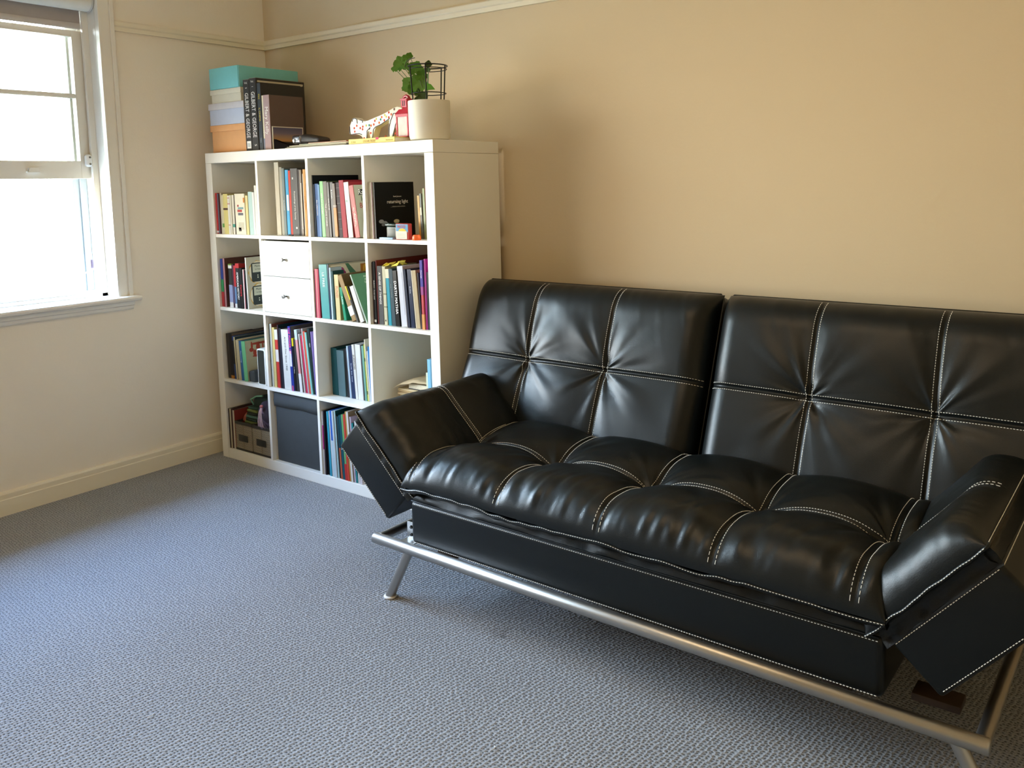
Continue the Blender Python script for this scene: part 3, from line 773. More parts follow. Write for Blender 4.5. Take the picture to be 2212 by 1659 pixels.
# drawer insert: two drawers with knobs
M_DRAWER = mat('drawer_white', 'F1F4F0', .35, var=.01)
dr = empty('drawer_insert', (CX(1) + BC / 2, .19, SHELF(1)))
tag(dr, 'white two drawer insert with small steel knobs in the second row of the bookcase', 'drawers')
h2 = BC / 2
boxes('carcass', [(-h2 + .001, -h2 + .011, -.175, .18, .001, BC - .004), (h2 - .011, h2 - .001, -.175, .18, .001, BC - .004),
                  (-h2 + .011, h2 - .011, -.175, .18, .001, .010), (-h2 + .011, h2 - .011, .172, .18, .010, BC - .004)], mat('drawer_inside', 'B9B6A8', .5), dr)
for i, (a, b) in enumerate(((.003, BC / 2 - .0015), (BC / 2 + .0015, BC - .008))):
    d = box('drawer', -h2 + .003, h2 - .003, -.189, -.173, a, b, M_DRAWER, dr, .0015)
    lathe('knob', [(0, 0), (.0042, 0), (.0042, .008), (.0085, .012), (.0095, .017), (.0085, .021), (0, .022)], mat('satin_knob', (.20, .20, .20), .3, 1.0, var=0), d, 20,
          (-.004, -.189, (a + b) / 2 - .002), (math.radians(90), 0, 0))

# ------------------------------------------------------------------ books
ROWN = ['top row', 'second row', 'third row', 'bottom row']
COLN = ['first cubby', 'second cubby', 'third cubby', 'fourth cubby']


def cover_mesh(t, h, d, c=.0016):
    c = min(c, t * .3)
    b = min(.0015, t * .2)
    poly = [(0, d), (0, b), (b, 0), (t - b, 0), (t, b), (t, d), (t - c, d), (t - c, c + b), (c, c + b), (c, d)]
    bm = bmesh.new()
    A = [bm.verts.new((x, y, 0)) for x, y in poly]
    B = [bm.verts.new((x, y, h)) for x, y in poly]
    n = len(poly)
    fs = []
    for i in range(n):
        f = bm.faces.new((A[i], A[(i + 1) % n], B[(i + 1) % n], B[i]))
        f.material_index = 1 if i in (0, 4) else 0
    f1 = bm.faces.new(A[::-1]); f2 = bm.faces.new(B)
    bmesh.ops.triangulate(bm, faces=[f1, f2])
    return bm_mesh('cover', bm)


def decal(name, x, y0, y1, z0, z1, mt, parent, th=.0004):
    return box(name, x, x + th, y0, y1, z0, z1, mt, parent)


def disc_x(name, x, cy, cz, ry, rz, mt, parent, n=20, th=.0005, wob=0.0, seed=0):
    rr = random.Random(seed)
    poly = [(cy + ry * math.cos(2 * math.pi * k / n) * (1 + wob * rr.uniform(-1, 1)), cz + rz * math.sin(2 * math.pi * k / n) * (1 + wob * rr.uniform(-1, 1))) for k in range(n)]
    return link(name, prism_mesh(name, poly, x, x + th, 'x'), mt, parent)


def side_art(kind, o, t, h, d):
    x = t
    if kind == 'radical':
        for s, z, c, bgc in (('Radical', .86, 'F4F4EC', '161616'), ('Ideas', .73, '2E4A3E', None), ('Beyond', .60, 'A03A34', None)):
            if bgc: decal('title_panel', x, .022, .105, h * (z - .055), h * (z + .055), paint(bgc), o)
            tx = text('title', s, .030, SIDE((x + .0006, .063, h * z)), paint(c), o, .08)
    elif kind == 'light':
        text('author', 'Sarah Jameson', .008, SIDE((x + .0003, .125, h * .74)), paint('E8E6DC'), o)
        text('title', 'returning light', .021, SIDE((x + .0003, .125, h * .645)), paint('F0EEE6'), o, .145)
        text('subtitle', 'reflections on memory and place', .0055, SIDE((x + .0003, .13, h * .56)), paint('B8B6AC'), o)
        decal('rule', x, .085, .17, h * .548, h * .551, paint('A09E94'), o)
        for i, (a, b, ry, rz, c) in enumerate(((.030, .30, .014, .008, '9EA4A8'), (.050, .27, .013, .008, '8E969C'), (.058, .245, .014, .007, '9AA2A8'), (.040, .24, .010, .006, '84898E'),
                                               (.078, .18, .012, .008, '8E9498'), (.080, .10, .021, .014, '8A8E8C'), (.090, .045, .016, .011, '8E7E76'), (.115, .29, .016, .008, 'C0BC9A'))):
            disc_x('pebble', x, a, h * b, ry, rz, paint(c), o)
    elif kind == 'tags':
        for zz in (.70, .25):
            disc_x('splash', x, .062, h * zz, .052, h * .225, paint('B8964A'), o, 26, .0003, .08, int(zz * 100))
            disc_x('splash_inner', x, .062, h * zz, .047, h * .213, paint('CFCCB8'), o, 26, .0005, .05, int(zz * 90))
            bm = bmesh.new(); bm_box(bm, x, x + .0012, .026, .098, h * (zz - .185), h * (zz + .185))
            bmesh.ops.bevel(bm, geom=[e for e in bm.edges if abs(e.verts[0].co.x - e.verts[1].co.x) > 1e-5], offset=.009, segments=4, profile=.5, affect='EDGES')
            link('tag_shape', bm_mesh('tag_shape', bm), paint('333C3D'), o)
            decal('tag_label', x + .0012, .033, .091, h * (zz + .0), h * (zz + .165), paint('B5BAAC'), o)
            text('tag_text', 'Memo', .014, SIDE((x + .0018, .062, h * (zz + .12))), paint('3A4444'), o)
            text('tag_text', 'to hear', .011, SIDE((x + .0018, .062, h * (zz + .06))), paint('4A5454'), o)
            disc_x('button', x + .0012, .060, h * (zz - .06), .003, .003, paint('C5CABC'), o, 10)
            disc_x('button', x + .0012, .060, h * (zz - .10), .003, .0035, paint('C5CABC'), o, 10)
            disc_x('splash_edge', x, .128, h * zz, .012, h * .20, paint('C4A058'), o, 16, .0004, .05, 3)
    elif kind == 'fruit':
        decal('cover_panel', x, .012, d - .012, h * .55, h - .006, paint('D8D2BC'), o)
        prism = prism_mesh('leaf_shape', [(d * .36, h * .985), (d * .5, h * .72), (d * .68, h * .72), (d * .6, h * .80), (d * .43, h * .985)], x + .0004, x + .0009, 'x')
        link('leaf_shape', prism, paint('4E7C62'), o)
        for i, (a, b, r) in enumerate(((.20, .83, .017), (.27, .85, .018), (.31, .80, .016), (.24, .78, .017), (.17, .77, .013))):
            disc_x('berry', x + .0004, d * a, h * b, r, r, paint('A04A78' if i % 2 else '8C3A66'), o, 16, .0006 + i * .00005)
        decal('orange_panel', x + .0004, d * .70, d * .92, h * .76, h * .95, paint('B87A30'), o)
        disc_x('pear', x + .0006, d * .80, h * .85, .012, .020, paint('E0B040'), o, 16, .0006)
        disc_x('pear', x + .0006, d * .86, h * .80, .019, .026, paint('D89A28'), o, 18, .0009)
    elif kind == 'fungi':
        text('title', 'FUNGI', .026, SIDE((x + .0004, d * .55, h * .92)), paint('6A4424'), o, d * .8)
    elif kind == 'grammar':
        for i, s in enumerate(('AVVIAMENTO', 'ALLO SPAZIO', 'DELLA LINGUA')):
            text('title', s, .013, SIDE((x + .0004, d * .52, h * (.93 - i * .06))), paint('C2D2BA'), o, d * .8)
    elif kind == 'navy':
        decal('frame_panel', x, .010, d - .008, .02, h - .012, paint('E2DCC0'), o)
        decal('cover_panel', x + .0004, .018, d - .018, .03, h - .024, paint('2C3E46'), o)
        text('title', 'ARTISTS TODAY', .016, SIDE((x + .0012, d * .5, h * .86)), paint('C8CCB4'), o, d * .75)
    elif kind == 'crown':
        M_ = paint('A0402C')
        for i, (a, b, ry, rz, rot) in enumerate(((.22, .86, .005, .020, 0), (.40, .90, .030, .006, 0), (.62, .90, .032, .006, 0), (.74, .93, .008, .016, 0), (.86, .88, .010, .014, 0), (.42, .80, .011, .019, 0),
                                                 (.20, .76, .012, .010, 0), (.30, .68, .010, .014, 0), (.58, .78, .004, .026, 0), (.66, .70, .012, .008, 0))):
            disc_x('drawing', x, d * a, h * b, ry, rz, M_, o, 14, .0005, .12, i)
        disc_x('drawing', x, d * .48, h * .60, d * .26, h * .035, M_, o, 18, .0006, .1, 99)
        text('title', 'Works', .010, SIDE((x + .0004, d * .72, h * .52)), paint('8A8878'), o)
        text('title', '4', .016, SIDE((x + .0004, d * .75, h * .36)), paint('4A5258'), o)


FACE_MATS = {}
n_by = {}
for (r, k, x, y, t, h, d, th, sp, cv, desc, ex) in BOOKS:
    base = shelf_z(r)
    root = empty('book', (x + .0005, y, base + .0004), (0, -math.radians(th), 0))
    lab = '%s, %s %s' % (desc, ROWN[r], COLN[k])
    tag(root, lab, 'book', 'books in the %s %s' % (ROWN[r], COLN[k]))
    me = cover_mesh(t, h, d)
    gl = .32 if (len(desc) % 3 == 0) else .55
    link('cover', me, [spine(sp, gl), spine(cv, gl)], root)
    c = min(.0016, t * .3)
    if t - 2 * c > .0012:
        box('pages', c, t - c, c + .002, d - .004, .001, h - .0025, M_PAGES, root)
    for b in ex.get('b', []):
        z0, z1, bc_ = b[:3]
        u0, u1 = (b[3], b[4]) if len(b) > 3 else (0.04, 0.96)
        if u1 - u0 > .9 and z1 - z0 > .015:      # band wraps on to the covers
            box('spine_band', -.0003, t + .0003, -.0004, min(.02, d * .3) if u0 > 0.03 else .004, h * z0, h * z1 + (.0003 if z1 >= 1 else 0), spine(bc_), root)
        else:
            box('spine_band', t * u0, t * u1, -.0005, .0, h * z0, h * z1, spine(bc_), root)
    if 'T' in ex:
        s, zc, colr = ex['T'][:3]
        k_ = ex['T'][3] if len(ex['T']) > 3 else .4
        o3 = (t / 2, -.0007, h * zc)
        text('title', s, t * k_ * 1.1, (UP if s == 'Soundings On' else DOWN)(o3), paint(colr), root, h * .62)
    if 'side' in ex:
        side_art(ex['side'], root, t, h, d)


def simple_book(name, label, x0, y0, z0, t, h, d, sp, cv, th=0.0, group=None, yaw=0.0):
    root = empty(name, (x0, y0, z0 + .0004), (0, -math.radians(th), math.radians(yaw)))
    tag(root, label, 'book', group)
    link('cover', cover_mesh(t, h, d), [mat('spine_' + sp, sp, .5, var=.07, vscale=45), mat('spine_' + cv, cv, .5, var=.07, vscale=45)], root)
    c = min(.0016, t * .3)
    box('pages', c, t - c, c + .002, d - .004, .001, h - .0025, M_PAGES, root)
    return root


# books at the right of the top row, fourth cubby
g = 'books leaning at the right of the top row fourth cubby'
z = SHELF(0)
b = simple_book('book', 'mustard yellow paperback leaning left, top row fourth cubby', 1.3285, .075, z, .013, .172, .12, 'C08A28', 'C08A28', 2.0, g)
b = simple_book('book', 'dark grey paperback with a pale label, top row fourth cubby', 1.3435, .070, z, .012, .180, .13, '4A4838', '4A4838', 1.2, g)
box('spine_band', .002, .010, -.0005, 0, .095, .125, paint('D0CCB4'), b)
b = simple_book('book', 'olive green paperback with mottled spine, top row fourth cubby', 1.3585, .072, z, .013, .200, .15, '7E8654', '7E8654', 1.0, g)
b = simple_book('book', 'dull crimson paperback at the right end, top row fourth cubby', 1.3745, .070, z, .013, .203, .15, 'A03A48', 'A03A48', .6, g)
g = 'books at the right of the third row fourth cubby'
z = SHELF(2)
simple_book('book', 'short pale cream booklet beside the paper parcels, third row fourth cubby', 1.3820, .030, z, .012, .175, .13, 'D8DCC0', 'D8DCC0', .5, g)
simple_book('book', 'light blue paperback beside the paper parcels, third row fourth cubby', 1.3960, .025, z, .018, .232, .16, '7CB8DC', '7CB8DC', .3, g)
simple_book('book', 'navy hardback at the right end, third row fourth cubby', 1.4165, .032, z, .018, .215, .15, '28304A', '28304A', .2, g)
# small brown stack at the back of the second row, fourth cubby
z = SHELF(1)

# yellow tab folder
yt = empty('sticky_notes', (1.205, .035, SHELF(1) + .232))
tag(yt, 'crumpled yellow sticky notes on top of the ring bound volume, second row fourth cubby', 'sticky notes')
rr = random.Random(5)
bm = bmesh.new()
for i in range(7):
    x, y, z = rr.uniform(-.035, .03), rr.uniform(.0, .07), rr.uniform(.014, .022)
    vs = [bm.verts.new((x + dx + rr.uniform(-.004, .004), y + dy, z + rr.uniform(-.010, .010))) for dx, dy in ((-.014, -.012), (.014, -.010), (.013, .012), (-.012, .014))]
    bm.faces.new(vs)
me = bm_mesh('note', bm)
o = link('note', me, mat('yellow_note', 'E8D85A', .7), yt)
md = o.modifiers.new('t', 'SOLIDIFY'); md.thickness = .0008

# objects in the top row, fourth cubby (in front of the black book)
z = SHELF(0)
jar = empty('glass_candle_jar', (1.225, .055, z))
tag(jar, 'small square dark green glass jar in front of the black book', 'jar')
M_GG = mat('dark_green_glass', (.016, .028, .014), .35, var=.1, spec=.25)
box('body', -.030, .030, -.030, .030, .0005, .052, M_GG, jar, .005, 3)
box('lid', -.034, .034, -.034, .034, .052, .062, M_GG, jar, .003, 2)
boxes('edge_glint', [(-.026, -.024, -.0305, -.030, .006, .046), (.022, .024, -.0305, -.030, .006, .046), (-.024, .022, -.0305, -.030, .045, .0465)], mat('glint_tone', '6A6E58', .4), jar)  # glints along the glass edges, put on as thin pale strips
mb = empty('match_box', (1.296, .022, z), (0, 0, math.radians(4)))
tag(mb, 'small red and blue printed card box with a white flap beside the green jar', 'box')
box('carton', -.034, .034, -.010, .012, .0005, .064, mat('carton_red', 'B23A34', .5), mb, .003)
boxes('front_print', [(-.031, .031, -.0105, -.0098, .030, .061)], paint('5E9AC0'), mb)
boxes('flap', [(-.030, .026, -.0118, -.0100, .003, .034)], paint('DED6C2'), mb)
boxes('fine_print', [(-.024, .018, -.0121, -.0118, .010 + i * .006, .0112 + i * .006) for i in range(3)], paint('A8A298'), mb)
o = link('half_sun', prism_mesh('half_sun', [(.019 * math.cos(a * math.pi / 12) + .002, .033 + .012 * math.sin(a * math.pi / 12)) for a in range(13)], -.0112, -.0105, 'y'), paint('E8B83A'), mb)
text('title', 'MATCH', .016, FRONT((-.002, -.0110, .051)), paint('D03028'), mb, .04)
lb = empty('blue_card_box', (1.212, .007, z))
tag(lb, 'small flat pale blue box lying at the front edge of the top shelf', 'box')
box('carton', -.038, .038, -.0025, .016, .0003, .0075, mat('pale_blue_card', '9CC0E4', .5), lb, .001)
bb = empty('orange_ring', (1.368, .020, z))
tag(bb, 'small bright orange plastic cap at the right front of the top shelf', 'cap')
lathe('ring', [(.009, 0), (.016, 0), (.0175, .004), (.017, .012), (.013, .020), (.008, .021), (.0085, .014), (.009, 0)], mat('orange_plastic', 'F0641E', .4, var=0), bb, 24, rot=(0, 0, 0))
# white card leaning at the right of the top row, third cubby
wc = empty('white_card', (1.062, .020, SHELF(0)), (0, math.radians(6.0), 0))
tag(wc, 'thin white card leaning on the divider beside the red book', 'card')
box('card', .0, .0016, 0, .12, .0005, .135, mat('white_card', 'F0EFE8', .6), wc)
# white label/strip on drawer shelf, small black pen under the red hardback
pn = empty('black_pen', (.585, .020, SHELF(0)))
tag(pn, 'black pen lying on the shelf in front of the bright red hardback', 'pen')
tube('barrel', [(-.006, 0, .004), (.034, -.008, .004)], .0032, mat('pen_black', '151515', .4), pn, 10)

# third row, first cubby: dark cubes, framed device and pale box
z = SHELF(2)
cu = empty('desk_ornament', (.236, .052, z))
tag(cu, 'small dark grey two lobed desk object in front of the red drawing book', 'ornament')
M_DK = mat('dark_rubber', '33393A', .5, bump=.1)
boxes('block', [(-.034, -.001, -.032, .016, .0005, .050), (.000, .034, -.036, .014, .0005, .056)], M_DK, cu, .006)
fr = empty('white_edged_dock', (.345, .018, z))
tag(fr, 'upright black gadget with a white rim at the front of the third row first cubby', 'gadget')
bm = bmesh.new(); bm_box(bm, -.030, .030, -.012, .110, .0005, .172)
bmesh.ops.bevel(bm, geom=[e for e in bm.edges if abs(e.verts[0].co.y - e.verts[1].co.y) > .01], offset=.008, segments=4, profile=.5, affect='EDGES')
link('white_shell', bm_mesh('white_shell', bm, True, 40), mat('white_shell', 'ECEEEA', .3, var=0), fr)
bm = bmesh.new(); bm_box(bm, -.025, .022, -.0135, -.011, .006, .166)
bmesh.ops.bevel(bm, geom=[e for e in bm.edges if abs(e.verts[0].co.y - e.verts[1].co.y) > .001], offset=.006, segments=4, profile=.5, affect='EDGES')
link('dark_front', bm_mesh('dark_front', bm, True, 40), mat('smoked_plastic', (.02, .028, .026), .18, var=.1), fr)
pb = empty('pale_box', (.350, .190, z))
tag(pb, 'pale cream small box standing behind the black gadget, third row first cubby', 'box')
box('carton', -.026, .026, -.045, .045, .0005, .186, mat('pale_carton', 'D9DAC8', .5), pb, .004)

# third row, fourth cubby: pile of paper parcels
z = SHELF(2)
g = 'brown paper envelopes piled in the third row fourth cubby'
rr = random.Random(3)
M_KR = [mat('kraft_a', 'CDB48A', .8, bump=.1, bscale=60), mat('kraft_b', 'D9C8A0', .8, bump=.1, bscale=60), mat('kraft_c', 'BFA274', .8, bump=.1, bscale=60)]
zz = z + .0005
names = ['lowest brown envelope of the paper pile', 'second brown envelope up in the paper pile', 'third tan envelope up in the paper pile', 'fourth pale envelope up in the paper pile', 'fifth cream envelope just under the book in the paper pile']
for i in range(5):
    hh = [.015, .014, .015, .013, .015][i]
    e = empty('paper_envelope', (1.262 + rr.uniform(-.005, .005), .215, zz), (0, 0, math.radians(rr.uniform(-1.5, 1.5))))
    tag(e, names[i], 'envelope', g)
    bm = bmesh.new()
    bm_box(bm, -.104, .104, -.125, .125, 0, hh - .0006, .004, 2)
    for v in bm.verts: v.co.z += .0008 * math.sin(v.co.x * 40 + i) * (v.co.z > .004)
    link('sleeve', bm_mesh('sleeve', bm, True, 30), M_KR[i % 3], e)
    box('flap', -.095, .095, -.1262, -.1250, .003, hh * .6, M_KR[(i + 1) % 3], e)
    zz += hh + .0004
bk = empty('paperback_in_bag', (1.262, .215, zz))
tag(bk, 'cream paperback sliding out of a crumpled brown paper bag on top of the paper pile', 'book')
bkc = box('pages', -.05, .104, -.115, .10, .003, .021, M_PAGES, bk, .001)
box('cover', -.05, .105, -.117, .10, .0, .003, mat('dark_cover', '3A3838', .5), bk)
box('cover', -.05, .105, -.117, .10, .0215, .024, mat('cream_cover', 'DAD2BA', .5), bk)
bm = bmesh.new()
nx, ny = 26, 20
V = {}
for i in range(nx):
    for j in range(ny):
        u, v = i / (nx - 1), j / (ny - 1)
        x = -.108 + .205 * u
        y = -.128 + .25 * v - .018 * (1 - u)
        zc = .030 + .026 * math.sin(math.pi * min(1, u * 1.05)) * (.55 + .45 * v) - .020 * (1 - u) ** 3 + .004 * float(vnoise(u * 6, v * 5))
        if j == 0: zc -= .012 * (1 - abs(2 * u - .8))
        V[i, j] = bm.verts.new((x, y, max(.025 if x > -.05 else .002, zc)))
for i in range(nx - 1):
    for j in range(ny - 1):
        bm.faces.new((V[i, j], V[i + 1, j], V[i + 1, j + 1], V[i, j + 1]))
o = link('paper_bag', bm_mesh('paper_bag', bm, True), mat('kraft_bag', 'CBB894', .8, bump=.2, bscale=40), bk)
md = o.modifiers.new('t', 'SOLIDIFY'); md.thickness = .0015

# bottom row, first cubby: two wicker baskets, net bag, cloth bags
M_WICK = mat('wicker_paper', '988C76', .75, var=.2, vscale=80)
M_WICKD = mat('wicker_dark', '28231E', .8)
M_RIM = mat('basket_rim', '2E2C28', .7, bump=.2)


def basket(x0, x1, lab):
    w, h = x1 - x0, .143
    root = empty('wicker_basket', ((x0 + x1) / 2, .10, BT))
    tag(root, lab, 'basket', 'woven baskets in the bottom row')
    a = w / 2
    boxes('body', [(-a + .002, a - .002, -.082, -.078, .001, h - .004), (-a + .002, a - .002, .126, .13, .001, h - .004),
                   (-a + .002, -a + .006, -.078, .126, .001, h - .004), (a - .006, a - .002, -.078, .126, .001, h - .004), (-a + .006, a - .006, -.078, .126, .001, .004)], M_WICKD, root)
    bm = bmesh.new()
    for i in range(21):
        zc = .012 + i * .0058
        for s, (xa, xb) in enumerate(((-a + .003, 0), (0, a - .003))):
            bm_box(bm, xa, xb, -.0850 - .0008 * ((i + s) % 2), -.081, zc - .0019, zc + .0019)
        bm_box(bm, a - .003, a - .0006, -.082, .128, zc - .0019, zc + .0019)
    link('weave', bm_mesh('weave', bm), M_WICK, root)
    root.children[-1]['kind'] = 'stuff'
    boxes('stake', [(-.0012, .0012, -.0868, -.085, .006, h - .01)], mat('stake', '8A7C62', .8), root)
    boxes('rim', [(-a + .0005, a - .0005, -.088, -.078, h - .014, h), (-a + .0005, a - .0005, .126, .134, h - .014, h), (-a + .0005, -a + .008, -.078, .126, h - .014, h), (a - .008, a - .0005, -.078, .126, h - .014, h)], M_RIM, root, .002)
    boxes('base_band', [(-a + .0005, a - .0005, -.0875, -.083, .0005, .010)], M_RIM, root)
    box('label_plate', -.036, .036, -.0895, -.0870, .048, .080, mat('label_plate', '1F201C', .5), root, .001)
    return root


basket(.088, .2275, 'left woven basket with a black rim and label plate, bottom row')
basket(.2295, .370, 'right woven basket with a black rim and label plate, bottom row')


def blob(name, cx, cy, cz, rx, ry, rz, mt, parent, seed=0, amp=.15, n=22):
    bm = bmesh.new()
    bmesh.ops.create_uvsphere(bm, u_segments=n, v_segments=n // 2 + 2, radius=1)
    for v in bm.verts:
        p = v.co.copy()
        k = 1 + amp * float(vnoise(p.x * 2.2 + seed * 7.1 + p.z * 1.3, p.y * 2.2 + p.z * 2.7 + seed))
        v.co = Vector((cx + p.x * rx * k, cy + p.y * ry * k, cz + p.z * rz * k))
    return link(name, bm_mesh(name, bm, True), mt, parent)


cb = empty('striped_cloth_bundle', (.185, .09, BT + .143))
tag(cb, 'folded green and teal striped cloths piled in the left basket', 'cloth')
cols = ['5E6A34', '22362C', '4A7062', '1C2620', '6A7438', '2A483E']
for i in range(6):
    bm = bmesh.new()
    bm_box(bm, -.045 + .004 * (i % 2), .050 - .003 * i, -.055 + .004 * i, .06, -.010 + i * .0135, .0025 + i * .0135, .0045, 3)
    link('cloth_layer', bm_mesh('cloth_layer', bm, True, 40), mat('cloth_' + cols[i], cols[i], .9, bump=.4, bscale=120), cb)
blob('rust_cloth', -.052, .0, .012, .032, .05, .028, mat('rust_cloth', '8A4A38', .9, var=.4, vscale=60), cb, 3)
bg_ = empty('dark_green_pouch', (.245, .15, BT + .225))
tag(bg_, 'dark teal pouch with a pale green zip lying over the baskets', 'pouch')
bm = bmesh.new()
bm_box(bm, -.095, .110, -.07, .10, -.030, .030, .018, 4)
for v in bm.verts: v.co.z += .10 * (v.co.x + .095) * .5 + .006 * float(vnoise(v.co.x * 30, v.co.y * 30))
link('body', bm_mesh('body', bm, True), mat('teal_cloth', '24382F', .85, bump=.3), bg_)
tube('zip_edge', [(-.100, -.06, -.012), (-.098, -.075, .018), (-.05, -.078, .040), (.0, -.078, .048)], .0045, mat('mint_trim', '7FB89A', .6), bg_, 8)
nb = empty('purple_net_bag', (.318, .065, BT + .165))
tag(nb, 'purple net bag tied with pinkish cord on top of the right basket', 'bag')
M_NET = mat('net_plum', '38303E', .9, var=.35, vscale=60, bump=.5, bscale=90)
blob('bag', 0, 0, .035, .050, .052, .066, M_NET, nb, 5, .25)
rr = random.Random(8)
for i in range(16):
    a0 = rr.uniform(0, 6.28)
    p = [(-.004 + .01 * math.sin(i), -.050, .075)]
    for s in range(1, 7):
        q = s / 6
        ang = -math.pi / 2 + (i - 7.5) * .13 * q
        p.append((.053 * math.cos(ang), .056 * math.sin(ang), .075 - q * .10 + .004 * rr.uniform(-1, 1)))
    tube('net_cord', p, .0009, mat('net_cord', '8E80A0', .7), nb, 5)
for i in range(5):
    x = -.012 + i * .005
    tube('tie_cord', [(x * .3 - .002, -.052, .078), (x, -.062, .05), (x * 1.6 - .003, -.062, .01), (x * 2.0 + .002, -.060, -.018)], .0013, mat('tie_cord', 'E0C8D0', .7), nb, 6)
blob('knot', -.002, -.052, .080, .010, .007, .007, mat('tie_knot', 'B86A6A', .8), nb, 9)

# bottom row, second cubby: dark grey fabric storage box
fb = empty('fabric_storage_box', (.566, .20, BT))
tag(fb, 'dark grey fabric storage box with a folded top flap, bottom row', 'storage box')
M_FAB = mat('charcoal_felt', '404547', .9, var=.1, vscale=25, bump=.35, bscale=500)
bm = bmesh.new(); bm_box(bm, -.154, .154, -.178, .175, .0005, .322, .004, 2)
link('body', bm_mesh('body', bm, True, 40), M_FAB, fb)
bm = bmesh.new(); nxx = 24
P0 = []
for i in range(nxx + 1):
    u = i / nxx; x = -.156 + .312 * u
    sag = .006 * math.sin(u * math.pi) + .002 * math.sin(u * 13)
    P0.append([bm.verts.new((x, -.184 - .002 * math.sin(u * 7), .262 + sag * .5)), bm.verts.new((x, -.186, .290)), bm.verts.new((x, -.182, .3225)), bm.verts.new((x, -.176, .327)), bm.verts.new((x, .176, .327))])
for A, B in zip(P0, P0[1:]):
    for q in range(4): bm.faces.new((A[q], B[q], B[q + 1], A[q + 1]))
o = link('flap', bm_mesh('flap', bm, True, 50), M_FAB, fb)
md = o.modifiers.new('t', 'SOLIDIFY'); md.thickness = .003

# ------------------------------------------------------------------ things on top of the bookcase
TZ = BW + .0004


def lidded_box(label, x0, x1, y0, d, z0, h, lid, inset, col, lidcol=None, nm='lidded_box'):
    root = empty(nm, ((x0 + x1) / 2, y0 + d / 2, z0))
    tag(root, label, 'box', 'storage boxes stacked on the bookcase')
    a, b = (x1 - x0) / 2, d / 2
    box('body', -a + inset, a - inset, -b + inset, b - inset, .0002, h - .004, mat('card_' + col, col, .7), root, .0015)
    box('lid', -a, a, -b, b, h - lid, h, mat('card_' + (lidcol or col), lidcol or col, .7), root, .0015)
    return root


lidded_box('tan cardboard box at the bottom of the box stack on the bookcase', .004, .280, .034, .33, TZ, .130, .030, .006, 'D9A066', 'DCA066')
lidded_box('pale grey blue box, second from the bottom of the box stack', .002, .281, .032, .33, TZ + .1305, .1015, .030, .004, 'C4CCDC', 'D4D0D0')
lidded_box('cream box under the turquoise box in the box stack', .020, .262, .034, .32, TZ + .2325, .063, .024, .005, 'DCD4BC', 'E4DCC4')
tb = empty('turquoise_box', (.145, .20, TZ + .2960))
tag(tb, 'turquoise cardboard box on top of the box stack', 'box', 'storage boxes stacked on the bookcase')
M_TQ = mat('turquoise_card', '7CC4C0', .6)
box('carton', -.114, .114, -.168, .165, .0002, .098, M_TQ, tb, .002)
box('front_flap', -.1145, .1110, -.1705, -.1685, .001, .098, M_TQ, tb, .0005)

gX = .2885
for i, (tw, lab, foot) in enumerate(((.0455, 'thick black boxed volume with white capitals and barcode label, beside the box stack', 'F0EEE6'), (.0475, 'second thick black boxed volume with white capitals, touching the tall slim black book', None))):
    root = empty('boxed_art_book', (gX, .030, TZ))
    tag(root, lab, 'book', 'black boxed art volumes on the bookcase')
    H = .322 if i == 0 else .325
    link('slipcase', cover_mesh(tw, H, .27, .003), [mat('black_case', '23221F', .45, var=.3, vscale=20), mat('black_case_side', '2C2823', .5, var=.3, vscale=20)], root)
    box('pages', .003, tw - .003, .004, .266, .001, H - .008, M_PAGES, root)
    text('title', 'GILBERT & GEORGE', tw * .78, DOWN((tw * .50, -.0006, H * .50)), paint('F4F2EA'), root, None, .0003, H * .63)
    text('volume', 'Vol.', .014, FRONT((tw * .5, -.0006, H * .955)), paint('E8E6DC'), root)
    text('volume_number', '1' if i else '2', .016, DOWN((tw * .5, -.0006, H * .885)), paint('E8E6DC'), root)
    boxes('worn_edge', [(0, tw, -.0006, .268, H, H + .0012)], mat('worn_card', '8A8470', .8, var=.3, vscale=40), root)
    if foot:
        boxes('barcode_label', [(tw * .2, tw * .85, -.0008, 0, .012, .045)], paint(foot), root)
        boxes('barcode', [(tw * (.32 + .09 * q), tw * (.35 + .09 * q), -.0012, -.0008, .018, .036) for q in range(5)], paint('8EA0A4'), root)
    else:
        text('logo', 'S', .022, DOWN((tw * .55, -.0006, .025)), paint('E8E6DC'), root)
        boxes('board_edge', [(tw, tw + .0012, .010, .262, H - .018, H - .010), (tw, tw + .0012, .248, .258, .02, H - .018)], paint('C8BEA2'), root)
    gX += tw + .0012
r_ = simple_book('black_art_book', 'tall slim black book with small gold lettering beside the boxed volumes', gX + .0018, .032, TZ, .0275, .300, .235, '2A3034', '24221E')
text('title', 'PSG', .014, DOWN((.014, -.0006, .240)), paint('D8C040'), r_)
text('title', 'IL CINEMA', .014, DOWN((.014, -.0006, .160)), paint('D8C040'), r_, .06)
text('title', 'TALL', .010, DOWN((.014, -.0006, .045)), paint('A8B0B0'), r_)
gX += .0310
r_ = simple_book('book', 'thin cream paperback between the black book and the brown one', gX, .034, TZ, .0135, .243, .17, 'DCD2B0', 'DCD2B0', group='books on top of the bookcase')
text('title', 'TaTe', .014, DOWN((.007, -.0006, .075)), paint('F6F4EA'), r_)
box('spine_band', .001, .0125, -.0005, 0, .0, .052, paint('7A7C88'), r_)
gX += .0150
r_ = simple_book('brown_art_book', 'thick book with a pinkish spine, white lettering and plain brown cover on the bookcase', gX, .030, TZ, .0440, .243, .185, 'A88A84', '5E4A40')
text('title', 'Mary Kelly', .031, DOWN((.022, -.0006, .130)), paint('F2EEE4'), r_, None, .0002, .122)
gX += .0455
sp_ = empty('sunset_photo_card', (gX + .001, .036, TZ))
tag(sp_, 'white bordered photo of a sunset leaning against the brown book', 'photo')
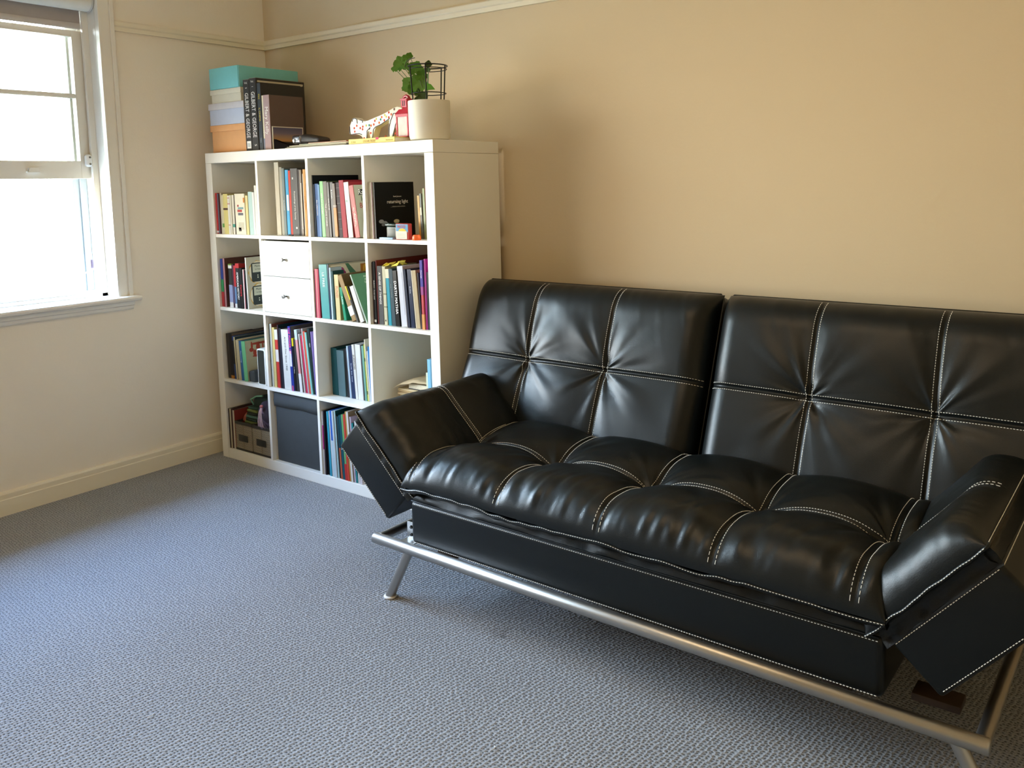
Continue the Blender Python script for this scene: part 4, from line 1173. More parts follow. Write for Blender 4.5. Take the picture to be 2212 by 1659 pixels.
box('card', 0, .003, 0, .168, .0, .104, mat('photo_card', 'E6E0D0', .5), sp_)
pm = bpy.data.materials.new('sunset_print'); pm.use_nodes = True
nt = pm.node_tree; p = nt.nodes['Principled BSDF']; p.inputs['Roughness'].default_value = .35
tc = nt.nodes.new('ShaderNodeTexCoord'); sx = nt.nodes.new('ShaderNodeSeparateXYZ'); nt.links.new(tc.outputs['Object'], sx.inputs[0])
mr = nt.nodes.new('ShaderNodeMapRange'); mr.inputs[1].default_value = .01; mr.inputs[2].default_value = .10; nt.links.new(sx.outputs['Z'], mr.inputs[0])
cr = nt.nodes.new('ShaderNodeValToRGB'); nt.links.new(mr.outputs[0], cr.inputs[0]); nt.links.new(cr.outputs[0], p.inputs['Base Color'])
e = cr.color_ramp.elements
e[0].position, e[0].color = .0, lin('2E2A2A')
e[1].position, e[1].color = 1.0, lin('4A4A68')
for pos, c in ((.28, '3A302E'), (.33, 'C08A4A'), (.5, 'A88868'), (.72, '706478')):
    q = cr.color_ramp.elements.new(pos); q.color = lin(c)
box('print', .003, .0036, .004, .164, .003, .100, pm, sp_)
link('hill_silhouette', prism_mesh('hill_silhouette', [(.004, .003), (.004, .048), (.02, .046), (.035, .036), (.055, .030), (.164, .028), (.164, .003)], .0036, .0040, 'x'), paint('24222A'), sp_)

# magazines lying flat
g = 'magazines lying flat on the bookcase'
zz = TZ
mg = [('F0ECE4', 'lowest white magazine of the flat pile on the bookcase', .56, .955, .0045), ('5A6270', 'dark blue grey magazine in the flat pile on the bookcase', .575, .962, .0035),
      ('E4E0D4', 'pale magazine in the middle of the flat pile on the bookcase', .59, .968, .004), ('8AA8A0', 'green grey magazine near the top of the flat pile', .66, .972, .0035), ('C8553C', 'red orange edged magazine on top of the flat pile', .72, .970, .0035)]
for i, (c, lab, xa, xb, hh) in enumerate(mg):
    e_ = empty('magazine', ((xa + xb) / 2, .155, zz), (0, 0, math.radians([0, .8, -.6, 1.2, -.8][i])))
    tag(e_, lab, 'magazine', g)
    w = (xb - xa) / 2
    box('cover', -w, w, -.118, .11, 0, hh - .0002, mat('spine_' + c, c, .4), e_, .0008, 1)
    box('pages', -w + .002, w - .001, -.1185, .10, .0008, hh - .001, M_PAGES, e_)
    zz += hh + .0003
# glasses case / camera
cs = empty('camera_case', (.625, .11, zz))
tag(cs, 'small silver compact camera lying in a dark case on the magazines', 'camera')
bm = bmesh.new(); bm_box(bm, -.075, -.010, -.030, .020, .0005, .040, .012, 4)
link('camera_body', bm_mesh('camera_body', bm, True, 50), mat('gunmetal', (.20, .20, .22), .25, .8, var=.1), cs)
lathe('lens', [(0, .004), (.006, .004), (.008, .002), (.008, 0)], mat('lens_glint', 'E8ECF4', .1, var=0), cs, 18, (-.054, -.030, .016), (math.radians(90), 0, 0))
lathe('lens_ring', [(0, .0015), (.0095, .0015), (.0100, 0)], mat('gunmetal_dark', (.08, .08, .1), .3, .8, var=0), cs, 18, (-.054, -.030, .016), (math.radians(90), 0, 0))
lathe('button', [(0, .002), (.003, .002), (.003, 0)], mat('button_silver', (.6, .6, .65), .2, .9, var=0), cs, 12, (-.032, -.030, .022), (math.radians(90), 0, 0))
bm = bmesh.new(); bm_box(bm, -.022, .110, -.025, .045, .0, .044, .016, 4)
for v in bm.verts: v.co.z *= 1 - .45 * max(0, (v.co.x - .02) / .09)
link('case', bm_mesh('case', bm, True, 50), mat('case_black', '2A2422', .5, bump=.3), cs)
# red brown ball behind the magazines
bl = empty('terracotta_ball', (.895, .235, TZ))
tag(bl, 'small reddish brown round ornament behind the magazines', 'ornament')
blob('ball', 0, .03, .026, .026, .026, .026, mat('terracotta', '8A4A36', .6), bl, 2, .03)
# yellow book lying flat, with a red heart mark
yb = empty('yellow_flat_book', (1.122, .030, TZ))
tag(yb, 'yellow hardback lying flat under the patterned animal and the lantern', 'book')
M_Y = mat('yellow_cloth', 'F0D264', .5, var=.05)
boxes('cover', [(-.134, .134, .0, .170, .0, .0022), (-.134, .134, .0, .170, .0198, .0220), (-.134, .134, .0, .0022, .0022, .0198)], M_Y, yb, .0006)
box('pages', -.131, .131, .004, .166, .0024, .0196, M_PAGES, yb)
text('title', 'COLOUR THEORY', .0135, FRONT((-.010, -.0006, .0105)), paint('A8883A'), yb, .075)
text('author', 'G. Anon', .008, FRONT((-.105, -.0006, .0105)), paint('A8883A'), yb)
text('publisher', 'Northwood', .008, FRONT((.105, -.0006, .0105)), paint('A8883A'), yb)
for s in (-1, 1):
    lathe('heart_mark', [(0, .0008), (.005, .0008), (.005, 0)], paint('E0406A'), yb, 14, (.036 + s * .0038, -.0002, .0190), (math.radians(90), 0, 0))

# patterned animal ornament: four legs, curled ears, dots and dark outlines
def zp(X, Y):
    return ((X - 720) * .00046, (1120 - Y) * .00036)


an = empty('spotted_animal_figure', (.918, .115, TZ + .0226))
tag(an, 'white animal figurine with coloured dots and dark outlines on the yellow book', 'figurine')
M_AN = mat('glazed_white', 'EFE8D4', .35, var=.04)
body = [(722, 950), (735, 925), (760, 905), (758, 870), (785, 858), (825, 865), (845, 900), (870, 888), (900, 905), (930, 922), (975, 905), (1060, 880), (1140, 858), (1220, 830), (1300, 790), (1345, 775), (1400, 790), (1430, 840),
        (1430, 960), (1420, 1110), (1370, 1118), (1340, 1010), (1300, 1000), (1275, 1118), (1215, 1118), (1240, 1010), (1255, 900), (1150, 950), (1060, 985), (1040, 1060), (1030, 1118), (985, 1118), (990, 1010), (960, 1020), (945, 1118), (890, 1118), (885, 1070), (850, 1050), (800, 1050), (735, 1055), (722, 1010)]
bm = bmesh.new()
pts = [zp(*q) for q in body]
A = [bm.verts.new((a, -.016, b)) for a, b in pts]; B = [bm.verts.new((a, .016, b)) for a, b in pts]
bm.faces.new(A); bm.faces.new(B[::-1])
for i in range(len(A)): bm.faces.new((A[i], B[i], B[(i + 1) % len(A)], A[(i + 1) % len(A)]))
bmesh.ops.bevel(bm, geom=[e for e in bm.edges if abs(e.verts[0].co.y - e.verts[1].co.y) < 1e-6], offset=.0035, segments=3, profile=.5, affect='EDGES')
bmesh.ops.triangulate(bm, faces=[f for f in bm.faces if len(f.verts) > 4])
link('body', bm_mesh('body', bm, True, 60), M_AN, an)
M_OUT = mat('glaze_outline', '2C1C28', .4, var=0)
for i, ln in enumerate(([(762, 905), (768, 876), (795, 866), (825, 880), (830, 930)], [(725, 955), (724, 1040), (740, 1052), (800, 1046), (850, 1046), (885, 1062)], [(948, 1112), (955, 1020), (1000, 985), (985, 1010)],
                        [(1022, 1112), (1040, 1010), (1065, 985), (1150, 955), (1250, 902)], [(1232, 1110), (1240, 1000), (1262, 930), (1300, 850), (1345, 850)], [(1285, 1112), (1320, 980), (1345, 930)], [(870, 890), (900, 905), (900, 925)])):
    tube('outline', [(zp(*q)[0], -.0165, zp(*q)[1]) for q in ln], .0018, M_OUT, an, 6)
rr = random.Random(2)
dots = [(785, 980, 0), (790, 1020, 0), (820, 955, 0), (865, 985, 0), (895, 1000, 0), (900, 970, 0), (912, 1105, 0), (1045, 955, 0), (1008, 965, 1), (1060, 915, 0), (1115, 940, 1), (1135, 905, 2), (1080, 895, 3), (1182, 918, 0), (1190, 860, 3), (1240, 890, 0), (1242, 835, 0), (1272, 858, 1), (1208, 880, 3),
        (1312, 805, 4), (1330, 1020, 0), (1318, 1075, 0), (1190, 1100, 1), (1000, 1050, 0), (985, 960, 2), (945, 960, 3), (1150, 880, 1), (1330, 870, 0)]
dc = ['C8482C', 'D0622E', '3E8A78', 'C8C06A', '6A4A3A']
for (X, Y, c) in dots:
    a, b = zp(X, Y)
    lathe('dot', [(0, .0010), (.0042, .0008), (.0052, 0)], paint(dc[c]), an, 12, (a, -.0160, b), (math.radians(90), 0, 0))

# red lantern
la = empty('red_lantern', (1.240, .120, TZ + .0226))
tag(la, 'small red metal lantern with glass sides between the figurine and the plant pot', 'lantern')
M_RED = mat('red_enamel', 'C01E34', .3, var=.05, coat=.3)
boxes('frame', [(-.034, -.027, -.030, -.023, 0, .088), (.027, .034, -.030, -.023, 0, .088), (-.034, -.027, .023, .030, 0, .088), (.027, .034, .023, .030, 0, .088),
                (-.034, .034, -.030, .030, 0, .005), (-.034, .034, -.0305, -.022, .080, .092), (-.034, .034, .022, .0305, .080, .092), (-.0345, -.026, -.03, .03, .080, .092), (.026, .0345, -.03, .03, .080, .092)], M_RED, la, .001)
boxes('glass_panel', [(-.027, .027, -.0275, -.0265, .005, .080), (-.027, .027, .0265, .0275, .005, .080), (-.0315, -.0305, -.023, .023, .005, .080), (.0305, .0315, -.023, .023, .005, .080)], mat('frosted_glass', 'D8C8C0', .25, var=.3, vscale=30), la)
bm = bmesh.new()
q = [(-.037, -.033), (.037, -.033), (.037, .033), (-.037, .033)]
A = [bm.verts.new((a, b, .092)) for a, b in q]; B = [bm.verts.new((a * .5, b * .5, .118)) for a, b in q]
bm.faces.new(A[::-1]); bm.faces.new(B)
for i in range(4): bm.faces.new((A[i], A[(i + 1) % 4], B[(i + 1) % 4], B[i]))
link('roof', bm_mesh('roof', bm), M_RED, la)
boxes('chimney', [(-.017, .017, -.016, .016, .118, .150)], M_RED, la, .002)
bm = bmesh.new(); bm_tube(bm, [(-.017, 0, .150), (-.012, 0, .160), (0, 0, .165), (.012, 0, .160), (.017, 0, .150)], .006, 10)
link('handle', bm_mesh('handle', bm, True), M_RED, la)
boxes('vent_slot', [(-.008, -.004, -.0168, -.016, .124, .144), (.002, .006, -.0168, -.016, .124, .144)], mat('dark_slot', '3A0810', .6), la)
boxes('chimney_roof', [(-.019, .019, -.018, .018, .148, .153)], M_RED, la, .001)

# plant pot with wire support and geranium like plant
pot = empty('potted_plant', (1.384, .098, TZ))
tag(pot, 'green leafy plant in a round white pot with a black wire support', 'plant')
M_POT = mat('pot_white', 'E2DCCB', .55, var=.05, vscale=12, bump=.05)
lathe('pot', [(0, .002), (.070, .002), (.077, .006), (.0805, .02), (.0815, .08), (.0820, .150), (.0812, .1545), (.0780, .1545), (.0768, .150), (.0762, .135), (0, .135)], M_POT, pot, 56, angle=35)
lathe('soil', [(0, .139), (.045, .140), (.0765, .137)], mat('potting_soil', '2A1E16', .95, bump=.8, bscale=90), pot, 30)
ring = lambda R, z: [(R * math.cos(2 * math.pi * k / 40), R * math.sin(2 * math.pi * k / 40), z) for k in range(40)]
sup = empty('wire_support', (0, 0, 0)); sup.parent = pot
tube('top_ring', ring(.0755, .288), .0024, M_BLACKMETAL, sup, 8, True)
tube('top_ring', ring(.073, .276), .0016, M_BLACKMETAL, sup, 8, True)
tube('lower_ring', ring(.068, .183), .0018, M_BLACKMETAL, sup, 8, True)
for a in (.25, 1.55, 2.95, 4.35, 5.35):
    tube('upright', [(.0755 * math.cos(a), .0755 * math.sin(a), .288), (.069 * math.cos(a), .069 * math.sin(a), .183), (.066 * math.cos(a), .066 * math.sin(a), .137)], .0025, M_BLACKMETAL, sup, 8)


def leaf(cx, cy, cz, r, tilt, yaw, seed, lobes=5, deep=.18, mt=None, base=None):
    """flat rounded lobed leaf, cupped, facing roughly -y; base = stem foot"""
    rr = random.Random(seed)
    n = 40
    bm = bmesh.new()
    c0 = bm.verts.new((0, 0, 0))
    rings = []
    for q in (.35, .7, 1.0):
        ring_ = []
        for k in range(n):
            a = 2 * math.pi * k / n
            R = r * q * (1 + deep * q * math.cos(lobes * a + .4) + .05 * q * math.sin(17 * a + seed))
            if abs(a - 3 * math.pi / 2) < .22: R *= .62
            ring_.append(bm.verts.new((R * math.cos(a), -.12 * r * q * q * (1 + .6 * math.cos(lobes * a)) + .02 * r * rr.uniform(-1, 1), R * math.sin(a))))
        rings.append(ring_)
    for k in range(n): bm.faces.new((c0, rings[0][k], rings[0][(k + 1) % n]))
    for A, B in zip(rings, rings[1:]):
        for k in range(n): bm.faces.new((A[k], B[k], B[(k + 1) % n], A[(k + 1) % n]))
    o = link('leaf', bm_mesh('leaf', bm, True), mt or M_LEAF, pot, (cx, cy, cz), (tilt, 0, yaw))
    if base:
        mx, my = (cx + base[0]) / 2, (cy + base[1]) / 2
        tube('stem', [base, (mx + .004, my, base[2] * .45 + cz * .55), (cx, cy + .003, cz - r * .15)], [.0022, .0017, .0012], M_STEM, pot, 6)
    return o


M_LEAF = mat('geranium_leaf', (.085, .23, .012), .5, var=.35, vscale=25, bump=.3, bscale=60)
M_LEAFD = mat('geranium_leaf_dark', (.045, .09, .010), .55, var=.3, vscale=25)
M_STEM = mat('plant_stem', (.10, .16, .04), .6)


def pl(X, Y):
    return ((X - 1770) * .000420, .152 + (610 - Y) * .000345)


LV = [(1590, 410, .032, 5, 0), (1705, 405, .030, 6, 0), (1690, 245, .026, 5, 0), (1740, 320, .020, 5, 0), (1450, 190, .020, 5, 0), (1500, 150, .022, 6, 0), (1545, 105, .014, 5, 0), (1600, 88, .012, 5, 0),
      (1420, 215, .013, 4, 0), (1540, 200, .014, 5, 0), (1640, 470, .022, 5, 0), (1850, 210, .012, 4, 1), (1815, 265, .010, 4, 1), (1750, 560, .018, 5, 1), (1720, 590, .016, 4, 1)]
for i, (X, Y, r, lo, dk) in enumerate(LV):
    a, b = pl(X, Y)
    leaf(a, -.020 - .006 * (i % 3), b, r * 1.12, math.radians(-12 + 9 * (i % 4)), math.radians(26 + 9 * (i % 4)), i, lo, .10, M_LEAFD if dk else M_LEAF, (-.012 + .003 * (i % 4), -.01, .139))
# the pointed folded leaf at the right
bm = bmesh.new()
a0, b0 = pl(1790, 400); a1, b1 = pl(1955, 500); am, bm_ = pl(1840, 500)
v = [bm.verts.new(p_) for p_ in ((a0, -.03, b0), (a1, -.045, b1), (am, -.05, bm_), ((a0 + a1) / 2, -.03, (b0 + b1) / 2 + .006))]
bm.faces.new((v[0], v[2], v[3])); bm.faces.new((v[3], v[2], v[1]))
link('leaf', bm_mesh('leaf', bm, True), M_LEAF, pot)
a0, b0 = pl(1580, 150); a1, b1 = pl(1690, 122)
tube('stem', [(a0 - .01, -.035, b0 - .02), (a0, -.035, b0), ((a0 + a1) / 2, -.035, b1 - .002), (a1, -.035, b1)], .0016, mat('dry_stem', '3A3420', .7), pot, 6)

# tall brown object glimpsed at the back of second row, fourth cubby
bx = empty('brown_box_book', (1.355, .29, SHELF(1)))
tag(bx, 'worn brown box with an open end at the back of the second row fourth cubby', 'box')
boxes('shell', [(-.05, -.046, -.07, .07, .0005, .305), (.066, .070, -.07, .07, .0005, .305), (-.05, .070, .066, .07, .0005, .305), (-.05, .07, -.07, .066, .295, .305)], mat('brown_card', '6A4632', .7), bx)
box('pages', -.042, .0, -.066, .06, .001, .292, mat('old_pages', 'A88A5E', .8), bx)

# ------------------------------------------------------------------ sofa (local frame: x along, y depth, origin on the floor under the front rail)
sofa = empty('futon_sofa', (2.58, -0.57, 0), (0, 0, -0.016))
tag(sofa, 'black leather look convertible sofa with white stitching and splayed steel legs', 'sofa')
rs = np.random.RandomState(3)


def surf_mesh(name, P, thick_back=None):
    """P: (nx, ny, 3) grid of points -> smooth open sheet."""
    nx, ny = P.shape[:2]
    V = P.reshape(-1, 3)
    idx = np.arange(nx * ny).reshape(nx, ny)
    F = np.stack([idx[:-1, :-1], idx[1:, :-1], idx[1:, 1:], idx[:-1, 1:]], -1).reshape(-1, 4)
    me = bpy.data.meshes.new(name)
    me.vertices.add(len(V)); me.vertices.foreach_set('co', V.astype(np.float32).ravel())
    me.loops.add(F.size); me.loops.foreach_set('vertex_index', F.astype(np.int32).ravel())
    me.polygons.add(len(F)); me.polygons.foreach_set('loop_start', np.arange(0, F.size, 4, dtype=np.int32))
    me.polygons.foreach_set('loop_total', np.full(len(F), 4, dtype=np.int32))
    me.polygons.foreach_set('use_smooth', np.ones(len(F), bool))
    me.update(calc_edges=True); me.validate()
    return me


def edge_prof(e, p=2.2, q=.5):
    e = np.clip(e, 0, 1)
    return (1 - (1 - e) ** p) ** q


class Cushion:
    """A tufted cushion over the rectangle [a0,a1] x [b0,b1] in panel coordinates, height along n."""
    def __init__(s, frame, a, b, seams_a, seams_b, low=.0, up=.05, puff=.03, roll=(.06, .06, .06, .06), edge=(-.06, -.06, -.06, -.06), fold=.008, gather=(0, 0, 0, 0), seed=0, tuft_pairs=None, span=.17, groove=.006):
        s.O, s.A, s.B, s.N = [np.array(v, float) for v in frame]
        s.a, s.b, s.sa, s.sb = a, b, seams_a, seams_b
        s.low, s.up, s.puff, s.roll, s.edge, s.fold, s.gather, s.seed, s.span, s.groove = low, up, puff, roll, edge, fold, gather, seed, span, groove

    def dist(s, t, seams, lo, hi):
        t = np.asarray(t, float)
        d = np.full(t.shape, 9.0); w = np.full(t.shape, s.span)
        pts = sorted(seams)
        for i, q in enumerate(pts):
            dd = np.abs(t - q)
            d = np.minimum(d, dd)
        for i in range(len(pts) - 1):
            msk = (t >= pts[i]) & (t <= pts[i + 1]); w = np.where(msk, (pts[i + 1] - pts[i]) / 2, w)
        return d, np.clip(d / w, 0, 1)

    def h(s, a, b):
        a = np.asarray(a, float); b = np.asarray(b, float)
        da, ta = s.dist(a, s.sa, *s.a) if s.sa else (np.full(a.shape, 9.), np.ones(a.shape))
        db, tb = s.dist(b, s.sb, *s.b) if s.sb else (np.full(b.shape, 9.), np.ones(b.shape))
        fa = 1 - (1 - ta) ** 2.3; fb = 1 - (1 - tb) ** 2.3
        z = s.low + s.up * (1 - (1 - fa) * (1 - fb)) + s.puff * fa * fb
        z = z - s.groove * np.exp(-(da / .0045) ** 2) - s.groove * np.exp(-(db / .0045) ** 2)
        # folds radiating from every tuft
        for i, qa in enumerate(s.sa):
            for j, qb in enumerate(s.sb):
                ra, rb = a - qa, b - qb
                r = np.hypot(ra, rb) + 1e-6; th = np.arctan2(rb, ra)
                n = vnoise(th * 2.1 + 13.7 * i + 3.1 * s.seed, r * 5 + 7.7 * j + s.seed) * .7 + .5 * vnoise(th * 4.6 + 5.1 * i, r * 7 + j * 3.3 + s.seed)
                off = np.minimum(np.abs(ra), np.abs(rb)) / r
                z = z + s.fold * n * np.exp(-r / .14) * np.clip(r / .03, 0, 1) * np.clip(off * 5, 0, 1)
        g0, g1, g2, g3 = s.gather    # gathers on sides a0, a1, b0, b1
        for g, e, t in ((g0, a - s.a[0], b), (g1, s.a[1] - a, b), (g2, b - s.b[0], a), (g3, s.b[1] - b, a)):
            if g:
                n = vnoise(t * 26 + e * 9 + s.seed, e * 7 + 2.3 + s.seed) * .6 + .45 * vnoise(t * 52 - e * 12, e * 9 + s.seed)
                z = z + g * n * np.exp(-np.clip(e, 0, 9) / .055) * np.clip(e / .012, 0, 1)
        z = z + .0025 * vnoise(a * 7 + s.seed * 3, b * 7)
        # rolled borders
        for e, R, ed in ((a - s.a[0], s.roll[0], s.edge[0]), (s.a[1] - a, s.roll[1], s.edge[1]), (b - s.b[0], s.roll[2], s.edge[2]), (s.b[1] - b, s.roll[3], s.edge[3])):
            if R > 0:
                z = ed + (z - ed) * edge_prof(e / R)
        return z

    def P(s, a, b, lift=0.0):
        a = np.asarray(a, float); b = np.asarray(b, float)
        z = s.h(a, b) + lift
        return s.O + a[..., None] * s.A + b[..., None] * s.B + z[..., None] * s.N

    def build(s, name, mt, parent, step=.004):
        def axis(lo, hi, roll0, roll1, seams):
            t = list(np.linspace(lo, hi, int((hi - lo) / step) + 1))
            for k in range(1, 9):
                for R, base, sg in ((roll0, lo, 1), (roll1, hi, -1)):
                    t.append(base + sg * R * .06 * (k / 9) ** 2.2)
            return np.array(sorted(set(np.round(t, 6))))
        ga = axis(s.a[0], s.a[1], s.roll[0], s.roll[1], s.sa); gb = axis(s.b[0], s.b[1], s.roll[2], s.roll[3], s.sb)
        A, B = np.meshgrid(ga, gb, indexing='ij')
        me = surf_mesh(name, s.P(A, B))
        return link(name, me, mt, parent)

    def stitch_line(s, bm, pts, lift=.0009, dash=.0050, gap=.0024, w=.0016):
        """pts: (n,2) polyline in panel coordinates"""
        pts = np.array(pts, float)
        seg = np.hypot(*np.diff(pts, axis=0).T); L = np.concatenate([[0], np.cumsum(seg)])
        t = 0.0
        q0 = []; q1 = []
        while t + dash < L[-1]:
            q0.append([np.interp(t, L, pts[:, 0]), np.interp(t, L, pts[:, 1])])
            q1.append([np.interp(t + dash, L, pts[:, 0]), np.interp(t + dash, L, pts[:, 1])])
            t += dash + gap
        if not q0: return
        q0 = np.array(q0); q1 = np.array(q1)
        P0 = s.P(q0[:, 0], q0[:, 1]); P1 = s.P(q1[:, 0], q1[:, 1])
        e = .0025
        Pa = s.P(q0[:, 0] + e, q0[:, 1]) - s.P(q0[:, 0] - e, q0[:, 1]); Pb = s.P(q0[:, 0], q0[:, 1] + e) - s.P(q0[:, 0], q0[:, 1] - e)
        Nn = np.cross(Pa, Pb); Nn /= np.linalg.norm(Nn, axis=1, keepdims=True) + 1e-9
        Nn = np.where((Nn @ s.N)[:, None] < 0, -Nn, Nn)
        for k in range(len(q0)):
            add_dash(bm, P0[k], P1[k], Nn[k], w, lift)


def add_dash(bm, p0, p1, n, w, lift):
    t = p1 - p0
    l = np.linalg.norm(t)
    if l < 1e-6: return
    t = t / l
    sd = np.cross(t, n); sd /= np.linalg.norm(sd) + 1e-9
    b0, b1 = p0 - n * .0004, p1 - n * .0004
    t0, t1 = p0 + n * lift + t * l * .12, p1 + n * lift - t * l * .12
    v = [bm.verts.new(tuple(x)) for x in (b0 - sd * w / 2, b0 + sd * w / 2, b1 + sd * w / 2, b1 - sd * w / 2, t0 - sd * w * .35, t0 + sd * w * .35, t1 + sd * w * .35, t1 - sd * w * .35)]
    for f in ((4, 5, 6, 7), (0, 1, 5, 4), (2, 3, 7, 6), (1, 2, 6, 5), (3, 0, 4, 7)):
        bm.faces.new([v[i] for i in f])


def line3(bm, pts, n, lift=.0008, dash=.0050, gap=.0024, w=.0016):
    pts = np.array(pts, float)
    seg = np.linalg.norm(np.diff(pts, axis=0), axis=1); L = np.concatenate([[0], np.cumsum(seg)])
    t = 0
    n = np.array(n, float); n /= np.linalg.norm(n)
    while t + dash < L[-1]:
        a = np.array([np.interp(t, L, pts[:, k]) for k in range(3)]); b = np.array([np.interp(t + dash, L, pts[:, k]) for k in range(3)])
        add_dash(bm, a, b, n, w, lift)
        t += dash + gap


def stitching(bm, parent):
    o = link('stitching', bm_mesh('stitching', bm), M_THREAD, parent)
    o['kind'] = 'stuff'
    return o


def seam_pairs(c, bm, off=.0095, skip_a=(), skip_b=(), aside=None, margins=(.004, .004)):
    for qa in c.sa:
        for sgn in (-1, 1):
            c.stitch_line(bm, [(qa + sgn * off, b) for b in np.linspace(c.b[0] + margins[0], c.b[1] - margins[1], 160)])
    for qb in c.sb:
        for sgn in (-1, 1):
            c.stitch_line(bm, [(a, qb + sgn * off) for a in np.linspace(c.a[0] + .004, c.a[1] - .004, 240)])


# ---- base under the seat
BX0, BX1 = -.728, .708
seat_base = empty('seat_base', (0, 0, 0)); seat_base.parent = sofa
bm = bmesh.new(); bm_box(bm, BX0, BX1, .012, .62, .195, .338, .018, 5)
link('box_cover', bm_mesh('box_cover', bm, True, 50), M_LEATHER, seat_base)
# softly wrinkled strip between the box and the cushion
nx = 360
xs = np.linspace(BX0 + .012, BX1 - .012, nx)
rows = [(.016, .337), (.019, .346), (.026, .356), (.034, .368), (.030, .380)]
P = np.zeros((nx, len(rows), 3))
for j, (y, z) in enumerate(rows):
    P[:, j, 0] = xs
    P[:, j, 1] = y + .0045 * vnoise(xs * 14, np.full(nx, j * .6)) * (j > 0)
    P[:, j, 2] = z + .002 * vnoise(xs * 30, np.full(nx, 9 + j * .7)) * (j > 0)
link('gusset', surf_mesh('gusset', P), M_LEATHER, seat_base)
bm = bmesh.new()
line3(bm, [(x, .0138, .3270) for x in np.linspace(BX0 + .012, BX1 - .012, 50)], (0, -.9, .4))
line3(bm, [(x, .0118, .204) for x in np.linspace(BX0 + .012, BX1 - .012, 50)], (0, -1, -.1))
stitching(bm, seat_base)
tube('piping', [(x, .0135, .3365) for x in np.linspace(BX0 + .01, BX1 - .01, 60)], .0026, M_LEATHER, seat_base, 8)

# ---- seat cushion
seat = Cushion(((0, 0, 0), (1, 0, 0), (0, 1, 0), (0, 0, 1)), (-.738, .716), (-.012, .575), [-.700, -.356, -.014, .316, .650], [.285],
               low=.418, up=.058, puff=.024, roll=(.045, .045, .115, .10), edge=(.395, .395, .386, .40), fold=.014, gather=(0, 0, .026, 0), seed=1, groove=.007)
so = seat.build('seat_cushion', M_LEATHER, sofa)
bm = bmesh.new()
seam_pairs(seat, bm)
# the wavy welt round the front edge, with its own stitch line and underside
xs = np.linspace(-.738, .716, 400)
wy = -.013 + .003 * vnoise(xs * 9, xs * 0 + 4.2); wz = .384 + .006 * vnoise(xs * 11, xs * 0 + 8.8) + .003 * vnoise(xs * 27, xs * 0 + 1.8)
line3(bm, [(x, y - .0030, z + .0015) for x, y, z in zip(xs, wy, wz)], (0, -1, .4))
stitching(bm, so)
tube('welt', [(x, y, z) for x, y, z in zip(xs, wy, wz)], .0042, M_LEATHER, so, 8)
P = np.zeros((400, 5, 3))
for j, (dy, dz) in enumerate(((0, .002), (.006, -.010), (.016, -.016), (.035, -.018), (.07, -.010))):
    P[:, j, 0] = xs; P[:, j, 1] = wy + dy; P[:, j, 2] = wz + dz + .003 * vnoise(xs * 22, xs * 0 + j)
link('underside', surf_mesh('underside', P), M_LEATHER, so)

# ---- two backrests on a common slope
TH = math.atan(.38)
BO = np.array((0, .553, .45))
UPV = np.array((0, math.sin(TH), math.cos(TH)))
NF = np.array((0, -math.cos(TH), math.sin(TH)))


def backrest(a0, a1, seams, seed):
    root = empty('backrest', (0, 0, 0)); root.parent = sofa
    c = Cushion((BO, (1, 0, 0), UPV, NF), (a0, a1), (-.10, .545), seams, [.238], low=-.004, up=.020, puff=.013, roll=(.075, .085, .06, .11), edge=(-.060, -.060, -.05, -.070),
                fold=.012, gather=(0, 0, 0, .006), seed=seed, groove=.006, span=.17)
    o = c.build('back_cushion', M_LEATHER, root)
    bm = bmesh.new()
    seam_pairs(c, bm, margins=(.06, .004))
    stitching(bm, o)
    # back shell: bevelled slab behind the cushion
    bm = bmesh.new()
    bm_box(bm, a0, a1, -.185, -.052, -.11, .545, .022, 5)
    M = Matrix((Vector((1, 0, 0)), Vector(NF), Vector(UPV))).transposed().to_4x4()
    # columns are x, n, up ; keep right handedness by recalculating normals afterwards
    M.translation = Vector(BO)
    bmesh.ops.transform(bm, matrix=M, verts=bm.verts)
    link('back_shell', bm_mesh('back_shell', bm, True, 50), M_LEATHER, root)
    # welt where cushion and shell meet
    def q(a, b, w): return tuple(BO + np.array((a, 0, 0)) + UPV * b + NF * w)
    tube('welt', [q(a0 - .001, -.08, -.058), q(a0 - .001, .53, -.062), q(a0 + .012, .546, -.066), q(a1 - .012, .546, -.066), q(a1 + .001, .53, -.062), q(a1 + .001, -.08, -.058)], .0035, M_LEATHER, root, 8)
    return root


backrest(-1.052, -.030, [-.737, -.397], 4)
backrest(-.008, 1.030, [.317, .664], 9)


